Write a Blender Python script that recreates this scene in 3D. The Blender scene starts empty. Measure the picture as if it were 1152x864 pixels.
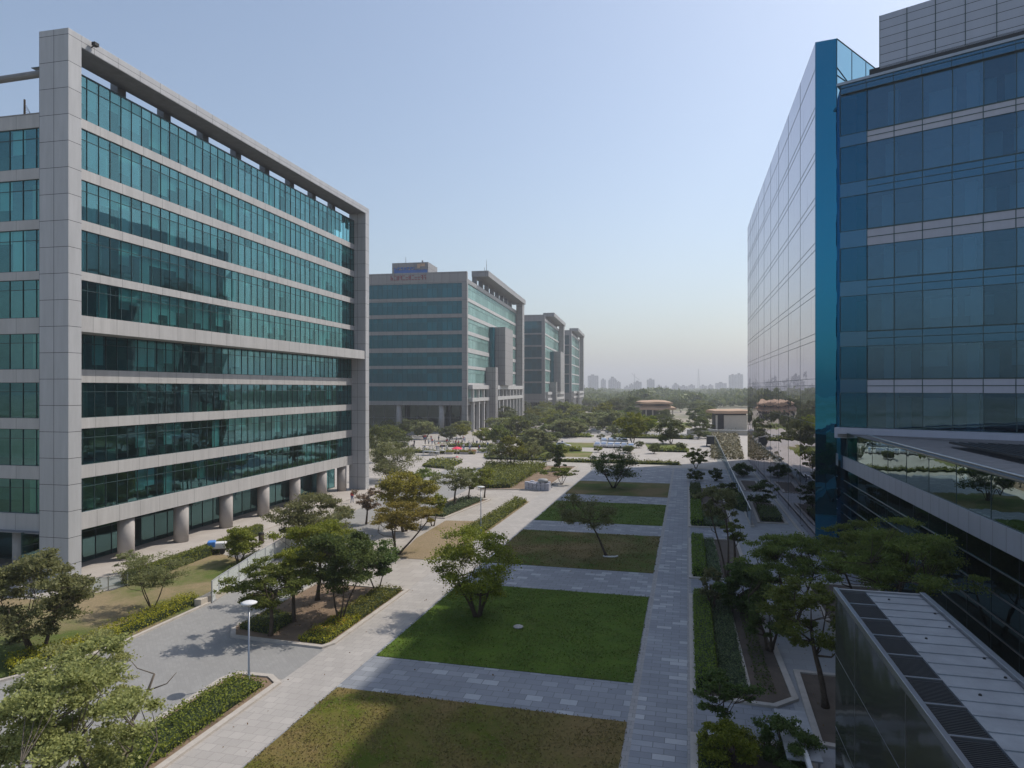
import bpy, math, random
import numpy as np
from mathutils import Vector
sc = bpy.context.scene
COL = sc.collection
R = math.radians
TH = R(14.4); CS, SN = math.cos(TH), math.sin(TH)
CAMZ = 16.0

def W(d, l):                       # metres ahead / metres to the right of the viewpoint -> world x, y
    return (-d*SN + l*CS, d*CS + l*SN)
def G(px, py, z=0.0):              # where the sight line meets the ground
    d = 768*(CAMZ-z)/(py-437); return W(d, (px-576)/768*d)

# ------------------------------------------------------------------ node helpers
def newmat(name):
    m = bpy.data.materials.new(name); m.use_nodes = True
    nt = m.node_tree; nt.nodes.clear()
    out = nt.nodes.new('ShaderNodeOutputMaterial')
    return m, nt, out
def N(nt, t, **kw):
    n = nt.nodes.new(t)
    for k, v in kw.items():
        if k in n.inputs.keys(): n.inputs[k].default_value = v
        else: setattr(n, k, v)
    return n
def L(nt, a, b): nt.links.new(a, b)
def col4(c): return (c[0], c[1], c[2], 1)
def math_(nt, op, a, b=None, c=None):
    n = nt.nodes.new('ShaderNodeMath'); n.operation = op
    for i, v in enumerate((a, b, c)):
        if v is None: continue
        if isinstance(v, (int, float)): n.inputs[i].default_value = v
        else: nt.links.new(v, n.inputs[i])
    return n.outputs[0]
def mixc(nt, f, a, b, mode='MIX'):
    n = nt.nodes.new('ShaderNodeMix'); n.data_type = 'RGBA'; n.blend_type = mode
    for i, v in ((0, f), (6, a), (7, b)):
        if isinstance(v, (int, float)): n.inputs[i].default_value = v
        elif isinstance(v, tuple): n.inputs[i].default_value = col4(v)
        else: nt.links.new(v, n.inputs[i])
    return n.outputs[2]
def ramp(nt, f, stops):
    n = nt.nodes.new('ShaderNodeValToRGB'); cr = n.color_ramp
    while len(cr.elements) < len(stops): cr.elements.new(.5)
    for e, (p, c) in zip(cr.elements, stops): e.position = p; e.color = col4(c)
    L(nt, f, n.inputs[0]); return n.outputs[0]
def noise(nt, co, scale, detail=4, rough=.6, dist=0):
    n = N(nt, 'ShaderNodeTexNoise'); n.inputs['Scale'].default_value = scale
    n.inputs['Detail'].default_value = detail; n.inputs['Roughness'].default_value = rough
    n.inputs['Distortion'].default_value = dist
    if co is not None: L(nt, co, n.inputs['Vector'])
    return n.outputs[0]
def objco(nt): return N(nt, 'ShaderNodeTexCoord').outputs['Object']

def flat_mat(name, c, rough=.6, var=.18, scale=1.2, metal=0., spec=.4, bump=.0):
    m, nt, out = newmat(name); co = objco(nt)
    f = noise(nt, co, scale, 6, .65)
    f2 = noise(nt, co, scale*14, 3, .6)
    a = tuple(x*(1-var) for x in c); b = tuple(min(1, x*(1+var)) for x in c)
    k = mixc(nt, ramp_v(nt, f, .3, .7), a, b)
    k = mixc(nt, math_(nt, 'MULTIPLY', f2, .35), k, tuple(x*.75 for x in c))
    p = N(nt, 'ShaderNodeBsdfPrincipled', Roughness=rough, Metallic=metal)
    p.inputs['Specular IOR Level'].default_value = spec
    L(nt, k, p.inputs['Base Color']); L(nt, p.outputs[0], out.inputs[0])
    if bump:
        b_ = N(nt, 'ShaderNodeBump', Strength=bump, Distance=.05); L(nt, f2, b_.inputs['Height']); L(nt, b_.outputs[0], p.inputs['Normal'])
    return m
def ramp_v(nt, f, lo, hi):
    n = nt.nodes.new('ShaderNodeMapRange'); n.inputs[1].default_value = lo; n.inputs[2].default_value = hi
    L(nt, f, n.inputs[0]); return n.outputs[0]

def panel_mat(name, c, px=0, py=0, pz=0, w=.02, rough=.45, var=.08, off=(0, 0, 0), streak=.12, metal=0.):
    """cladding with open joints every px/py/pz metres"""
    m, nt, out = newmat(name); tc = N(nt, 'ShaderNodeTexCoord')
    co = tc.outputs['Object']
    s = N(nt, 'ShaderNodeSeparateXYZ'); L(nt, co, s.inputs[0])
    sn = N(nt, 'ShaderNodeSeparateXYZ'); L(nt, tc.outputs['Normal'], sn.inputs[0])
    J = None; cells = None
    for i, per in enumerate((px, py, pz)):
        if not per: continue
        q = math_(nt, 'DIVIDE', math_(nt, 'ADD', s.outputs[i], 100*per+off[i]), per)
        fr = math_(nt, 'FRACT', q)
        ln = math_(nt, 'LESS_THAN', fr, w/per)
        ok = math_(nt, 'LESS_THAN', math_(nt, 'ABSOLUTE', sn.outputs[i]), .6)
        ln = math_(nt, 'MULTIPLY', ln, ok)
        J = ln if J is None else math_(nt, 'MAXIMUM', J, ln)
        fl = math_(nt, 'MULTIPLY', math_(nt, 'FLOOR', q), (1.37, 2.71, 4.13)[i])
        fl = math_(nt, 'MULTIPLY', fl, ok)
        cells = fl if cells is None else math_(nt, 'ADD', cells, fl)
    mp = N(nt, 'ShaderNodeMapping'); L(nt, co, mp.inputs[0]); mp.inputs['Scale'].default_value = (1, 1, .12)
    st = noise(nt, mp.outputs[0], 1.6, 5, .7)
    k = mixc(nt, ramp_v(nt, st, .35, .7), tuple(x*(1-streak) for x in c), tuple(min(1, x*(1+streak*.5)) for x in c))
    if cells is not None:
        wn = N(nt, 'ShaderNodeTexWhiteNoise', noise_dimensions='1D'); L(nt, cells, wn.inputs['W'])
        k = mixc(nt, math_(nt, 'MULTIPLY', wn.outputs[0], var*3), k, tuple(x*.72 for x in c))
        k = mixc(nt, J, k, (.03, .03, .035))
    p = N(nt, 'ShaderNodeBsdfPrincipled', Roughness=rough, Metallic=metal); L(nt, k, p.inputs['Base Color'])
    L(nt, p.outputs[0], out.inputs[0])
    return m

def glass_mat(name, tint, refl, base=.2, gain=1.0, rough=.01, wav=.0, wscale=.3):
    """coated see-through glazing: tinted transmission under a fresnel mirror"""
    m, nt, out = newmat(name)
    fr = N(nt, 'ShaderNodeFresnel', IOR=1.55)
    f = math_(nt, 'MULTIPLY_ADD', fr.outputs[0], gain, base)
    geo = N(nt, 'ShaderNodeNewGeometry')
    f = math_(nt, 'MULTIPLY', f, math_(nt, 'MULTIPLY_ADD', geo.outputs['Random Per Island'], .5, .75))
    f = math_(nt, 'MINIMUM', f, 1.0)
    t = N(nt, 'ShaderNodeBsdfTransparent', Color=col4(tint))
    g_ = N(nt, 'ShaderNodeBsdfGlossy', Color=col4(refl), Roughness=rough)
    if wav:
        b_ = N(nt, 'ShaderNodeBump', Strength=1.0, Distance=wav); h = noise(nt, objco(nt), wscale, 2, .5)
        L(nt, h, b_.inputs['Height']); L(nt, b_.outputs[0], g_.inputs['Normal'])
    mx = N(nt, 'ShaderNodeMixShader'); L(nt, f, mx.inputs[0]); L(nt, t.outputs[0], mx.inputs[1]); L(nt, g_.outputs[0], mx.inputs[2])
    L(nt, mx.outputs[0], out.inputs[0])
    return m

def mirror_mat(name, body, refl, base=.5, gain=.6, wav=.0, wscale=(.3, .3, .1), rough=.01, var=0):
    m, nt, out = newmat(name)
    fr = N(nt, 'ShaderNodeFresnel', IOR=1.55)
    f = math_(nt, 'MINIMUM', math_(nt, 'MULTIPLY_ADD', fr.outputs[0], gain, base), 1.0)
    d = N(nt, 'ShaderNodeBsdfDiffuse', Color=col4(body))
    if var:
        geo = N(nt, 'ShaderNodeNewGeometry'); k = mixc(nt, ramp_v(nt, geo.outputs['Random Per Island'], .25, 1.0), body, tuple(min(1, x*(1+var)+.003*var) for x in body)); L(nt, k, d.inputs['Color'])
    g_ = N(nt, 'ShaderNodeBsdfGlossy', Color=col4(refl), Roughness=rough)
    if wav:
        mp = N(nt, 'ShaderNodeMapping'); L(nt, objco(nt), mp.inputs[0]); mp.inputs['Scale'].default_value = wscale
        b_ = N(nt, 'ShaderNodeBump', Strength=1.0, Distance=wav); h = noise(nt, mp.outputs[0], 1.0, 2, .5)
        L(nt, h, b_.inputs['Height']); L(nt, b_.outputs[0], g_.inputs['Normal'])
    mx = N(nt, 'ShaderNodeMixShader'); L(nt, f, mx.inputs[0]); L(nt, d.outputs[0], mx.inputs[1]); L(nt, g_.outputs[0], mx.inputs[2])
    L(nt, mx.outputs[0], out.inputs[0])
    return m

def leaf_mat(name, dark, mid, light, trans=.35):
    m, nt, out = newmat(name)
    geo = N(nt, 'ShaderNodeNewGeometry'); oi = N(nt, 'ShaderNodeObjectInfo')
    clump = noise(nt, objco(nt), .9, 2, .5)
    f = math_(nt, 'ADD', math_(nt, 'MULTIPLY', geo.outputs['Random Per Island'], .6), math_(nt, 'MULTIPLY', clump, .45))
    k = ramp(nt, f, [(.05, dark), (.5, mid), (.95, light)])
    hs = N(nt, 'ShaderNodeHueSaturation'); L(nt, k, hs.inputs['Color'])
    L(nt, math_(nt, 'MULTIPLY_ADD', oi.outputs['Random'], .03, .485), hs.inputs['Hue'])
    L(nt, math_(nt, 'MULTIPLY_ADD', oi.outputs['Random'], .35, .82), hs.inputs['Value'])
    d = N(nt, 'ShaderNodeBsdfPrincipled', Roughness=.55); d.inputs['Specular IOR Level'].default_value = .25
    t = N(nt, 'ShaderNodeBsdfTranslucent')
    L(nt, hs.outputs[0], d.inputs['Base Color']); L(nt, hs.outputs[0], t.inputs['Color'])
    mx = N(nt, 'ShaderNodeMixShader'); mx.inputs[0].default_value = trans
    L(nt, d.outputs[0], mx.inputs[1]); L(nt, t.outputs[0], mx.inputs[2]); L(nt, mx.outputs[0], out.inputs[0])
    return m

def paver_mat(name, c1, c2, mortar, bw=.9, bh=.6, ms=.012, rot=0, light=None, rough=.75):
    m, nt, out = newmat(name); co = objco(nt)
    mp = N(nt, 'ShaderNodeMapping'); L(nt, co, mp.inputs[0]); mp.inputs['Rotation'].default_value = (0, 0, rot)
    br = N(nt, 'ShaderNodeTexBrick'); L(nt, mp.outputs[0], br.inputs['Vector'])
    br.inputs['Color1'].default_value = (0, 0, 0, 1); br.inputs['Color2'].default_value = (1, 1, 1, 1); br.inputs['Mortar'].default_value = (.5, .5, .5, 1)
    br.inputs['Scale'].default_value = 1; br.inputs['Brick Width'].default_value = bw; br.inputs['Row Height'].default_value = bh
    br.inputs['Mortar Size'].default_value = ms; br.inputs['Mortar Smooth'].default_value = .1
    sep = N(nt, 'ShaderNodeSeparateColor'); L(nt, br.outputs['Color'], sep.inputs[0])
    stops = [(.0, c1), (.62, tuple((a+b)/2 for a, b in zip(c1, c2))), (.86, c2)]
    if light: stops.append((.93, light))
    k = ramp(nt, sep.outputs[0], stops)
    k = mixc(nt, br.outputs['Fac'], k, mortar)
    d = noise(nt, co, .35, 6, .7); k = mixc(nt, math_(nt, 'MULTIPLY', ramp_v(nt, d, .4, .75), .35), k, tuple(x*.62 for x in c1))
    d2 = noise(nt, co, 9, 4, .7); k = mixc(nt, math_(nt, 'MULTIPLY', d2, .3), k, tuple(x*.7 for x in c1))
    p = N(nt, 'ShaderNodeBsdfPrincipled', Roughness=rough); L(nt, k, p.inputs['Base Color'])
    b_ = N(nt, 'ShaderNodeBump', Strength=.3, Distance=.02); L(nt, d2, b_.inputs['Height']); L(nt, b_.outputs[0], p.inputs['Normal'])
    L(nt, p.outputs[0], out.inputs[0]); return m

def grass_mat(name, green, green2, dry, amount=.5, ps=.12, seed=0.):
    m, nt, out = newmat(name); tc = N(nt, 'ShaderNodeTexCoord')
    mp = N(nt, 'ShaderNodeMapping'); L(nt, tc.outputs['Object'], mp.inputs[0]); mp.inputs['Location'].default_value = (seed, seed*1.7, 0)
    co = mp.outputs[0]
    big = noise(nt, co, ps, 7, .62, .4); fine = noise(nt, co, 6, 5, .75); mid = noise(nt, co, .55, 6, .72)
    g_ = mixc(nt, ramp_v(nt, mid, .38, .62), green, green2)
    blot = noise(nt, co, 2.3, 5, .75); g_ = mixc(nt, math_(nt, 'MULTIPLY', ramp_v(nt, blot, .52, .7), .35), g_, dry)
    # mowing bands
    s = N(nt, 'ShaderNodeSeparateXYZ'); L(nt, co, s.inputs[0])
    f = math_(nt, 'ADD', big, math_(nt, 'MULTIPLY', math_(nt, 'SUBTRACT', fine, .5), .25))
    f = ramp_v(nt, f, 1-amount-.12, 1-amount+.12)
    f = ramp_v(nt, f, .15, .85)
    k = mixc(nt, f, g_, dry)
    k = mixc(nt, math_(nt, 'MULTIPLY', ramp_v(nt, fine, .35, .75), .55), k, tuple(x*.5 for x in green))
    p = N(nt, 'ShaderNodeBsdfPrincipled', Roughness=.9); p.inputs['Specular IOR Level'].default_value = .1
    L(nt, k, p.inputs['Base Color'])
    b_ = N(nt, 'ShaderNodeBump', Strength=.8, Distance=.06); L(nt, noise(nt, co, 22, 3, .7), b_.inputs['Height']); L(nt, b_.outputs[0], p.inputs['Normal'])
    L(nt, p.outputs[0], out.inputs[0]); return m

# ------------------------------------------------------------------ mesh helpers
class MB:
    def __init__(s): s.v = []; s.f = []; s.mi = []; s.m = 0
    def quad(s, a, b, c, d):
        n = len(s.v); s.v += [a, b, c, d]; s.f.append((n, n+1, n+2, n+3)); s.mi.append(s.m)
    def box(s, x0, x1, y0, y1, z0, z1):
        n = len(s.v)
        s.v += [(x0, y0, z0), (x1, y0, z0), (x1, y1, z0), (x0, y1, z0), (x0, y0, z1), (x1, y0, z1), (x1, y1, z1), (x0, y1, z1)]
        for q in ((0, 3, 2, 1), (4, 5, 6, 7), (0, 1, 5, 4), (1, 2, 6, 5), (2, 3, 7, 6), (3, 0, 4, 7)):
            s.f.append(tuple(n+i for i in q)); s.mi.append(s.m)
    def obox(s, o, u, w, a0, a1, b0, b1, z0, z1):
        """box in the frame origin o, unit u (along), unit w (out)"""
        n = len(s.v)
        for z in (z0, z1):
            for a, b in ((a0, b0), (a1, b0), (a1, b1), (a0, b1)):
                s.v.append((o[0]+u[0]*a+w[0]*b, o[1]+u[1]*a+w[1]*b, z))
        flip = (u[0]*w[1]-u[1]*w[0]) < 0
        for q in ((0, 3, 2, 1), (4, 5, 6, 7), (0, 1, 5, 4), (1, 2, 6, 5), (2, 3, 7, 6), (3, 0, 4, 7)):
            if flip: q = q[::-1]
            s.f.append(tuple(n+i for i in q)); s.mi.append(s.m)
    def prism(s, pts, z0, z1, cap=True):
        n = len(s.v); k = len(pts)
        ar = sum(pts[i][0]*pts[(i+1) % k][1]-pts[(i+1) % k][0]*pts[i][1] for i in range(k))
        if ar < 0: pts = pts[::-1]
        s.v += [(p[0], p[1], z0) for p in pts]+[(p[0], p[1], z1) for p in pts]
        for i in range(k):
            j = (i+1) % k; s.f.append((n+i, n+j, n+k+j, n+k+i)); s.mi.append(s.m)
        if cap:
            s.f.append(tuple(n+k+i for i in range(k))); s.mi.append(s.m)
            s.f.append(tuple(n+i for i in reversed(range(k)))); s.mi.append(s.m)
    def tube(s, pts, rs, seg=8, cap=True):
        pts = [Vector(p) for p in pts]; n0 = len(s.v)
        for i, p in enumerate(pts):
            t = (pts[min(i+1, len(pts)-1)]-pts[max(i-1, 0)])
            if t.length < 1e-6: t = Vector((0, 0, 1))
            t.normalize(); a = t.cross(Vector((0, 1, 0)) if abs(t.y) < .9 else Vector((1, 0, 0))).normalized(); b = t.cross(a)
            for k in range(seg):
                an = 2*math.pi*k/seg; q = p+(a*math.cos(an)+b*math.sin(an))*rs[i]; s.v.append((q.x, q.y, q.z))
        for i in range(len(pts)-1):
            for k in range(seg):
                k2 = (k+1) % seg; s.f.append((n0+i*seg+k, n0+i*seg+k2, n0+(i+1)*seg+k2, n0+(i+1)*seg+k)); s.mi.append(s.m)
        if cap:
            s.f.append(tuple(n0+k for k in reversed(range(seg)))); s.mi.append(s.m)
            e = n0+(len(pts)-1)*seg; s.f.append(tuple(e+k for k in range(seg))); s.mi.append(s.m)
    def lathe(s, prof, seg=24, c=(0, 0, 0)):
        n0 = len(s.v)
        for r, z in prof:
            for k in range(seg):
                a = 2*math.pi*k/seg; s.v.append((c[0]+r*math.cos(a), c[1]+r*math.sin(a), c[2]+z))
        for i in range(len(prof)-1):
            for k in range(seg):
                k2 = (k+1) % seg; s.f.append((n0+i*seg+k, n0+i*seg+k2, n0+(i+1)*seg+k2, n0+(i+1)*seg+k)); s.mi.append(s.m)
        s.f.append(tuple(n0+k for k in reversed(range(seg)))); s.mi.append(s.m)
        e = n0+(len(prof)-1)*seg; s.f.append(tuple(e+k for k in range(seg))); s.mi.append(s.m)
    def sheet(s, pts, z):
        k = len(pts); ar = sum(pts[i][0]*pts[(i+1) % k][1]-pts[(i+1) % k][0]*pts[i][1] for i in range(k))
        if ar < 0: pts = pts[::-1]
        n = len(s.v); s.v += [(p[0], p[1], z) for p in pts]; s.f.append(tuple(range(n, n+k))); s.mi.append(s.m)
    def mesh(s, name, mats, smooth=False):
        me = bpy.data.meshes.new(name); me.from_pydata([tuple(v) for v in s.v], [], s.f); me.update()
        if not isinstance(mats, (list, tuple)): mats = [mats]
        for m in mats: me.materials.append(m)
        if len(mats) > 1: me.polygons.foreach_set('material_index', s.mi)
        if smooth: me.polygons.foreach_set('use_smooth', [True]*len(me.polygons))
        return me
    def build(s, name, mats, parent=None, smooth=False, bevel=0.):
        o = bpy.data.objects.new(name, s.mesh(name, mats, smooth)); COL.objects.link(o)
        if parent is not None: o.parent = parent
        if bevel:
            b = o.modifiers.new('b', 'BEVEL'); b.width = bevel; b.segments = 2; b.limit_method = 'ANGLE'
        return o

def tag(o, label=None, cat=None, group=None, kind=None):
    if label: o['label'] = label
    if cat: o['category'] = cat
    if group: o['group'] = group
    if kind: o['kind'] = kind
    return o
def thing(name, label, cat, loc=(0, 0, 0), rz=0., group=None):
    o = bpy.data.objects.new(name, None); COL.objects.link(o); o.empty_display_size = .3
    o.location = loc; o.rotation_euler = (0, 0, rz)
    return tag(o, label, cat, group)
def copy_tree(o, parent=None):
    c = o.copy(); COL.objects.link(c); c.parent = parent
    for ch in list(o.children): copy_tree(ch, c)
    return c
def struct(name, mb, mat, label, cat='ground'):
    return tag(mb.build(name, mat), label, cat, kind='structure')

# ------------------------------------------------------------------ materials
M = {}
M['clad'] = panel_mat('grey_cladding', (.435, .44, .455), py=2.5, pz=2.09, px=1.4, w=.035, off=(0, 0, .0), streak=.10)
M['cladfin'] = panel_mat('grey_cladding_fin', (.435, .44, .455), px=1.4, pz=2.09, w=.04, streak=.12)
M['spandrel'] = panel_mat('spandrel_cladding', (.47, .46, .455), px=2.5, py=2.5, w=.025, streak=.14)
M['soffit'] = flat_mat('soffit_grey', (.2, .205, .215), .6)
M['column'] = flat_mat('column_plaster', (.40, .375, .36), .7, .1)
M['mullion'] = flat_mat('mullion_dark', (.05, .09, .095), .4, .1, metal=.3)
M['glass'] = glass_mat('teal_glass', (.42, .84, .84), (.42, .88, .93), base=.14, gain=.85)
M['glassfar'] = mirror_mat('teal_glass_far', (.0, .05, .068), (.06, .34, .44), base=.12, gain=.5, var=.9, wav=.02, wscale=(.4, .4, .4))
M['glassfar_sunlit'] = mirror_mat('sunlit_teal_glass_far', (.27, .43, .40), (.62, .82, .82), base=.18, gain=.6, var=.35, wav=.02, wscale=(.4, .4, .4))  # sunlight on the side faces is put into this paler body colour
M['gglass'] = glass_mat('ground_floor_glass', (.10, .26, .28), (.36, .66, .68), base=.16, gain=.9, wav=.012, wscale=.4)
M['lobby'] = mirror_mat('lobby_glass', (.01, .02, .025), (.30, .40, .42), base=.12, gain=.8)
M['blind'] = flat_mat('window_blind', (.72, .76, .74), .8, .05)
M['interior'] = flat_mat('interior_wall', (.30, .31, .30), .9, .3, .3)
M['slab'] = flat_mat('floor_slab', (.18, .18, .18), .9)
M['roof'] = flat_mat('roof_grey', (.25, .24, .235), .9)
M['mirror'] = mirror_mat('mirror_glass', (.02, .03, .04), (.70, .68, .71), base=.84, gain=.3, wav=.04, wscale=(.1, .1, .55))
M['strip'] = mirror_mat('teal_mirror_strip', (.0, .06, .10), (.035, .24, .38), base=.80, gain=.3, wav=.008, wscale=(.5, .5, .35))
M['rglass'] = glass_mat('blue_glass', (.24, .42, .56), (.19, .35, .49), base=.29, gain=.9, wav=.006, wscale=.5)
M['rglass_dark'] = glass_mat('dark_blue_glass', (.06, .16, .28), (.08, .28, .45), base=.3, gain=.7)
M['rspan_dark'] = mirror_mat('dark_blue_spandrel', (.01, .045, .075), (.17, .35, .52), base=.30, gain=.8)
M['rspan_light'] = panel_mat('silver_spandrel', (.45, .46, .53), w=.03, streak=.06, rough=.4)
M['pod_panel'] = panel_mat('podium_panels', (.36, .375, .43), py=1.5, w=.03, streak=.08, rough=.4)
M['pclad'] = panel_mat('penthouse_cladding', (.42, .455, .54), px=0, pz=.8, w=.05, streak=.05, rough=.4)
M['podglass'] = glass_mat('podium_glass', (.12, .24, .25), (.55, .70, .68), base=.42, gain=.9, wav=.02, wscale=.3)
M['podglass_low'] = glass_mat('podium_glass_dark', (.06, .14, .16), (.28, .45, .48), base=.16, gain=.9, wav=.01, wscale=.3)
M['parglass'] = glass_mat('parapet_glass', (.42, .68, .78), (.5, .75, .85), base=.12, gain=.7)
M['steel'] = flat_mat('brushed_steel', (.35, .36, .38), .3, .1, metal=.8)
M['darksteel'] = mirror_mat('dark_polished_cladding', (.085, .09, .085), (.42, .44, .43), base=.25, gain=.9, wav=.04, wscale=(.4, .4, .4), rough=.08)
M['roofmetal'] = flat_mat('roof_sheet_metal', (.25, .27, .29), .55, .2, 1.5)
M['whitesteel'] = flat_mat('pale_painted_metal', (.33, .345, .36), .6, .15, 2.)
M['louvre'] = flat_mat('louvre_dark', (.03, .033, .036), .5)
M['white'] = flat_mat('white_paint', (.72, .72, .72), .5, .05)
M['black'] = flat_mat('black_rubber', (.02, .02, .02), .6)
M['wood'] = flat_mat('timber_dark', (.07, .05, .03), .8)
M['bark'] = flat_mat('bark', (.095, .07, .05), .95, .35, 6, bump=.5)
M['barkpale'] = flat_mat('bark_pale', (.18, .15, .12), .95, .3, 6, bump=.5)
M['kerb'] = flat_mat('kerb_stone', (.46, .42, .375), .8, .15, 2)
M['asphalt'] = paver_mat('road_setts', (.275, .27, .262), (.305, .30, .29), (.25, .245, .24), .4, .2, .008, R(45))
M['paver_blue'] = paver_mat('grey_stone_pavers', (.22, .235, .26), (.31, .325, .35), (.15, .155, .165), .9, .62, .02, 0, (.42, .44, .46))
M['paver_axis'] = paver_mat('axis_stone_pavers', (.23, .245, .27), (.34, .355, .38), (.15, .155, .165), 1.0, .5, .02, 0, (.46, .47, .48))
M['paver_beige'] = paver_mat('beige_stone_pavers', (.39, .355, .32), (.45, .415, .375), (.28, .26, .24), 1.2, 1.2, .02)
M['paver_walk'] = paver_mat('pale_walk_pavers', (.38, .355, .33), (.44, .41, .38), (.29, .27, .25), .6, .6, .015)
M['lane'] = paver_mat('lane_slabs', (.29, .30, .31), (.335, .345, .355), (.24, .24, .24), 1.2, .8, .012)
M['edging'] = paver_mat('edging_stone', (.30, .29, .28), (.36, .35, .34), (.2, .2, .2), .4, .4, .015)
M['terrace'] = paver_mat('terrace_pavers', (.44, .40, .365), (.48, .44, .40), (.36, .33, .30), 1.2, 1.2, .02)
M['soil_dark'] = flat_mat('dark_soil', (.115, .09, .07), .95, .3, .8, bump=.5)
M['soil'] = flat_mat('dry_soil', (.22, .155, .105), .95, .3, .8, bump=.5)
M['lawn'] = grass_mat('lawn_green', (.08, .14, .018), (.115, .18, .025), (.20, .15, .06), .34, .10, 3.)
M['lawn_mix'] = grass_mat('lawn_patchy', (.075, .12, .018), (.10, .135, .025), (.24, .175, .085), .50, .11, 11.)
M['lawn_front'] = grass_mat('lawn_front_worn', (.085, .12, .015), (.13, .135, .02), (.25, .175, .075), .53, .14, 27.)
M['lawn_dry'] = grass_mat('lawn_dry', (.16, .15, .05), (.20, .17, .07), (.34, .26, .17), .62, .15, 5.)
M['lawn_left'] = grass_mat('lawn_left', (.10, .14, .035), (.13, .165, .045), (.34, .26, .16), .53, .12, 8.)
M['verge'] = grass_mat('far_verge_grass', (.11, .15, .03), (.15, .18, .045), (.26, .22, .11), .45, .06, 2.)
M['leaf_dark'] = leaf_mat('leaf_dark_green', (0.055, 0.09, 0.022), (0.1, 0.145, 0.036), (0.16, 0.2, 0.05), 0.5)
M['leaf_mid'] = leaf_mat('leaf_mid_green', (0.09, 0.125, 0.025), (0.16, 0.205, 0.04), (0.25, 0.28, 0.06), 0.5)
M['leaf_lime'] = leaf_mat('leaf_yellow_green', (0.11, 0.135, 0.015), (0.2, 0.225, 0.025), (0.34, 0.34, 0.04), 0.45)
M['leaf_gold'] = leaf_mat('leaf_golden', (0.15, 0.13, 0.02), (0.25, 0.205, 0.035), (0.36, 0.29, 0.06), 0.45)
M['leaf_olive'] = leaf_mat('leaf_olive_grey', (0.12, 0.14, 0.055), (0.22, 0.24, 0.095), (0.34, 0.34, 0.15), 0.5)
M['leaf_pink'] = leaf_mat('leaf_dry_pink', (.12, .08, .055), (.22, .15, .11), (.32, .23, .17))
M['leaf_far'] = leaf_mat('leaf_far', (.07, .09, .03), (.12, .145, .045), (.20, .21, .07), 0.35)
M['leaf_hedge'] = leaf_mat('leaf_hedge', (.09, .16, .012), (.16, .27, .025), (.24, .35, .04), .35)
M['leaf_cover'] = leaf_mat('leaf_groundcover', (0.08, 0.125, 0.05), (0.125, 0.18, 0.075), (0.19, 0.24, 0.1), 0.3)
M['leaf_yel'] = leaf_mat('leaf_yellow_shrub', (0.12, 0.14, 0.012), (0.28, 0.27, 0.018), (0.46, 0.4, 0.025), 0.35)
M['flower'] = leaf_mat('orange_bloom', (.35, .10, .02), (.5, .2, .03), (.6, .35, .05), .2)
M['tan'] = flat_mat('tan_roof', (.50, .34, .23), .8, .12, .3)
M['cream'] = flat_mat('cream_wall', (.50, .45, .38), .8, .1)
M['dkwall'] = flat_mat('dark_grey_wall', (.08, .08, .08), .8, .3)  # even dark grey for cores, walls, rooftop plant and truck box
M['skyl'] = panel_mat('tower_concrete', (.50, .50, .52), px=6, py=6, pz=4, w=1.5, streak=.05)
M['fabric_pink'] = flat_mat('pink_cloth', (.8, .06, .12), .8)
M['bluepl'] = flat_mat('blue_plastic', (.08, .25, .65), .5)
M['redsign'] = flat_mat('dark_red_sign', (.22, .02, .05), .5)
M['bluesign'] = flat_mat('blue_sign', (.02, .13, .42), .5)
M['carglass'] = mirror_mat('car_glass', (.01, .012, .015), (.8, .85, .9), base=.1, gain=.9)
M['carwhite'] = flat_mat('car_white', (.7, .7, .72), .25, .03)
M['cargrey'] = flat_mat('car_silver', (.35, .36, .38), .25, .03, metal=.4)
M['skin'] = flat_mat('skin', (.32, .19, .13), .6)
M['cl_w'] = flat_mat('cloth_white', (.6, .6, .6), .8); M['cl_d'] = flat_mat('cloth_dark', (.03, .035, .05), .8)
M['cl_r'] = flat_mat('cloth_red', (.45, .05, .04), .8); M['cl_b'] = flat_mat('cloth_blue', (.07, .13, .3), .8)
M['lampglow'] = flat_mat('lamp_diffuser', (.75, .75, .72), .4)
# mesh screen for the fence: fine perforation
def perf_mat():
    m, nt, out = newmat('perforated_screen'); co = objco(nt)
    w1 = noise(nt, co, 9, 2, .5)
    t = N(nt, 'ShaderNodeBsdfTransparent'); p = N(nt, 'ShaderNodeBsdfPrincipled', Roughness=.4); p.inputs['Base Color'].default_value = (.62, .66, .65, 1)
    mx = N(nt, 'ShaderNodeMixShader'); L(nt, ramp_v(nt, w1, -.9, .9), mx.inputs[0])
    L(nt, t.outputs[0], mx.inputs[1]); L(nt, p.outputs[0], mx.inputs[2]); L(nt, mx.outputs[0], out.inputs[0]); return m
M['perf'] = perf_mat()
M['fglass'] = glass_mat('fence_glass', (.62, .72, .78), (.8, .9, .95), base=.12, gain=.9)

# ------------------------------------------------------------------ ground
def ground_far_mat():
    m, nt, out = newmat('open_ground'); co = objco(nt)
    a = noise(nt, co, .012, 6, .6); b = noise(nt, co, .15, 5, .65)
    k = mixc(nt, ramp_v(nt, a, .42, .58), (.33, .29, .235), (.15, .155, .08))
    k = mixc(nt, math_(nt, 'MULTIPLY', b, .5), k, (.22, .19, .15))
    p = N(nt, 'ShaderNodeBsdfPrincipled', Roughness=.95); L(nt, k, p.inputs['Base Color']); L(nt, p.outputs[0], out.inputs[0]); return m
mb = MB(); mb.sheet([(-4500, -1500), (4500, -1500), (4500, 6000), (-4500, 6000)], 0)
struct('ground', mb, ground_far_mat(), 'dusty open ground stretching to the horizon')
mb = MB(); mb.sheet([(-70, -20), (80, -20), (80, 150), (12, 330), (-40, 330), (-110, 260), (-70, 150)], .008)
struct('paving', mb, M['paver_beige'], 'pale beige stone paving of the plaza', 'paving')
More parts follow.
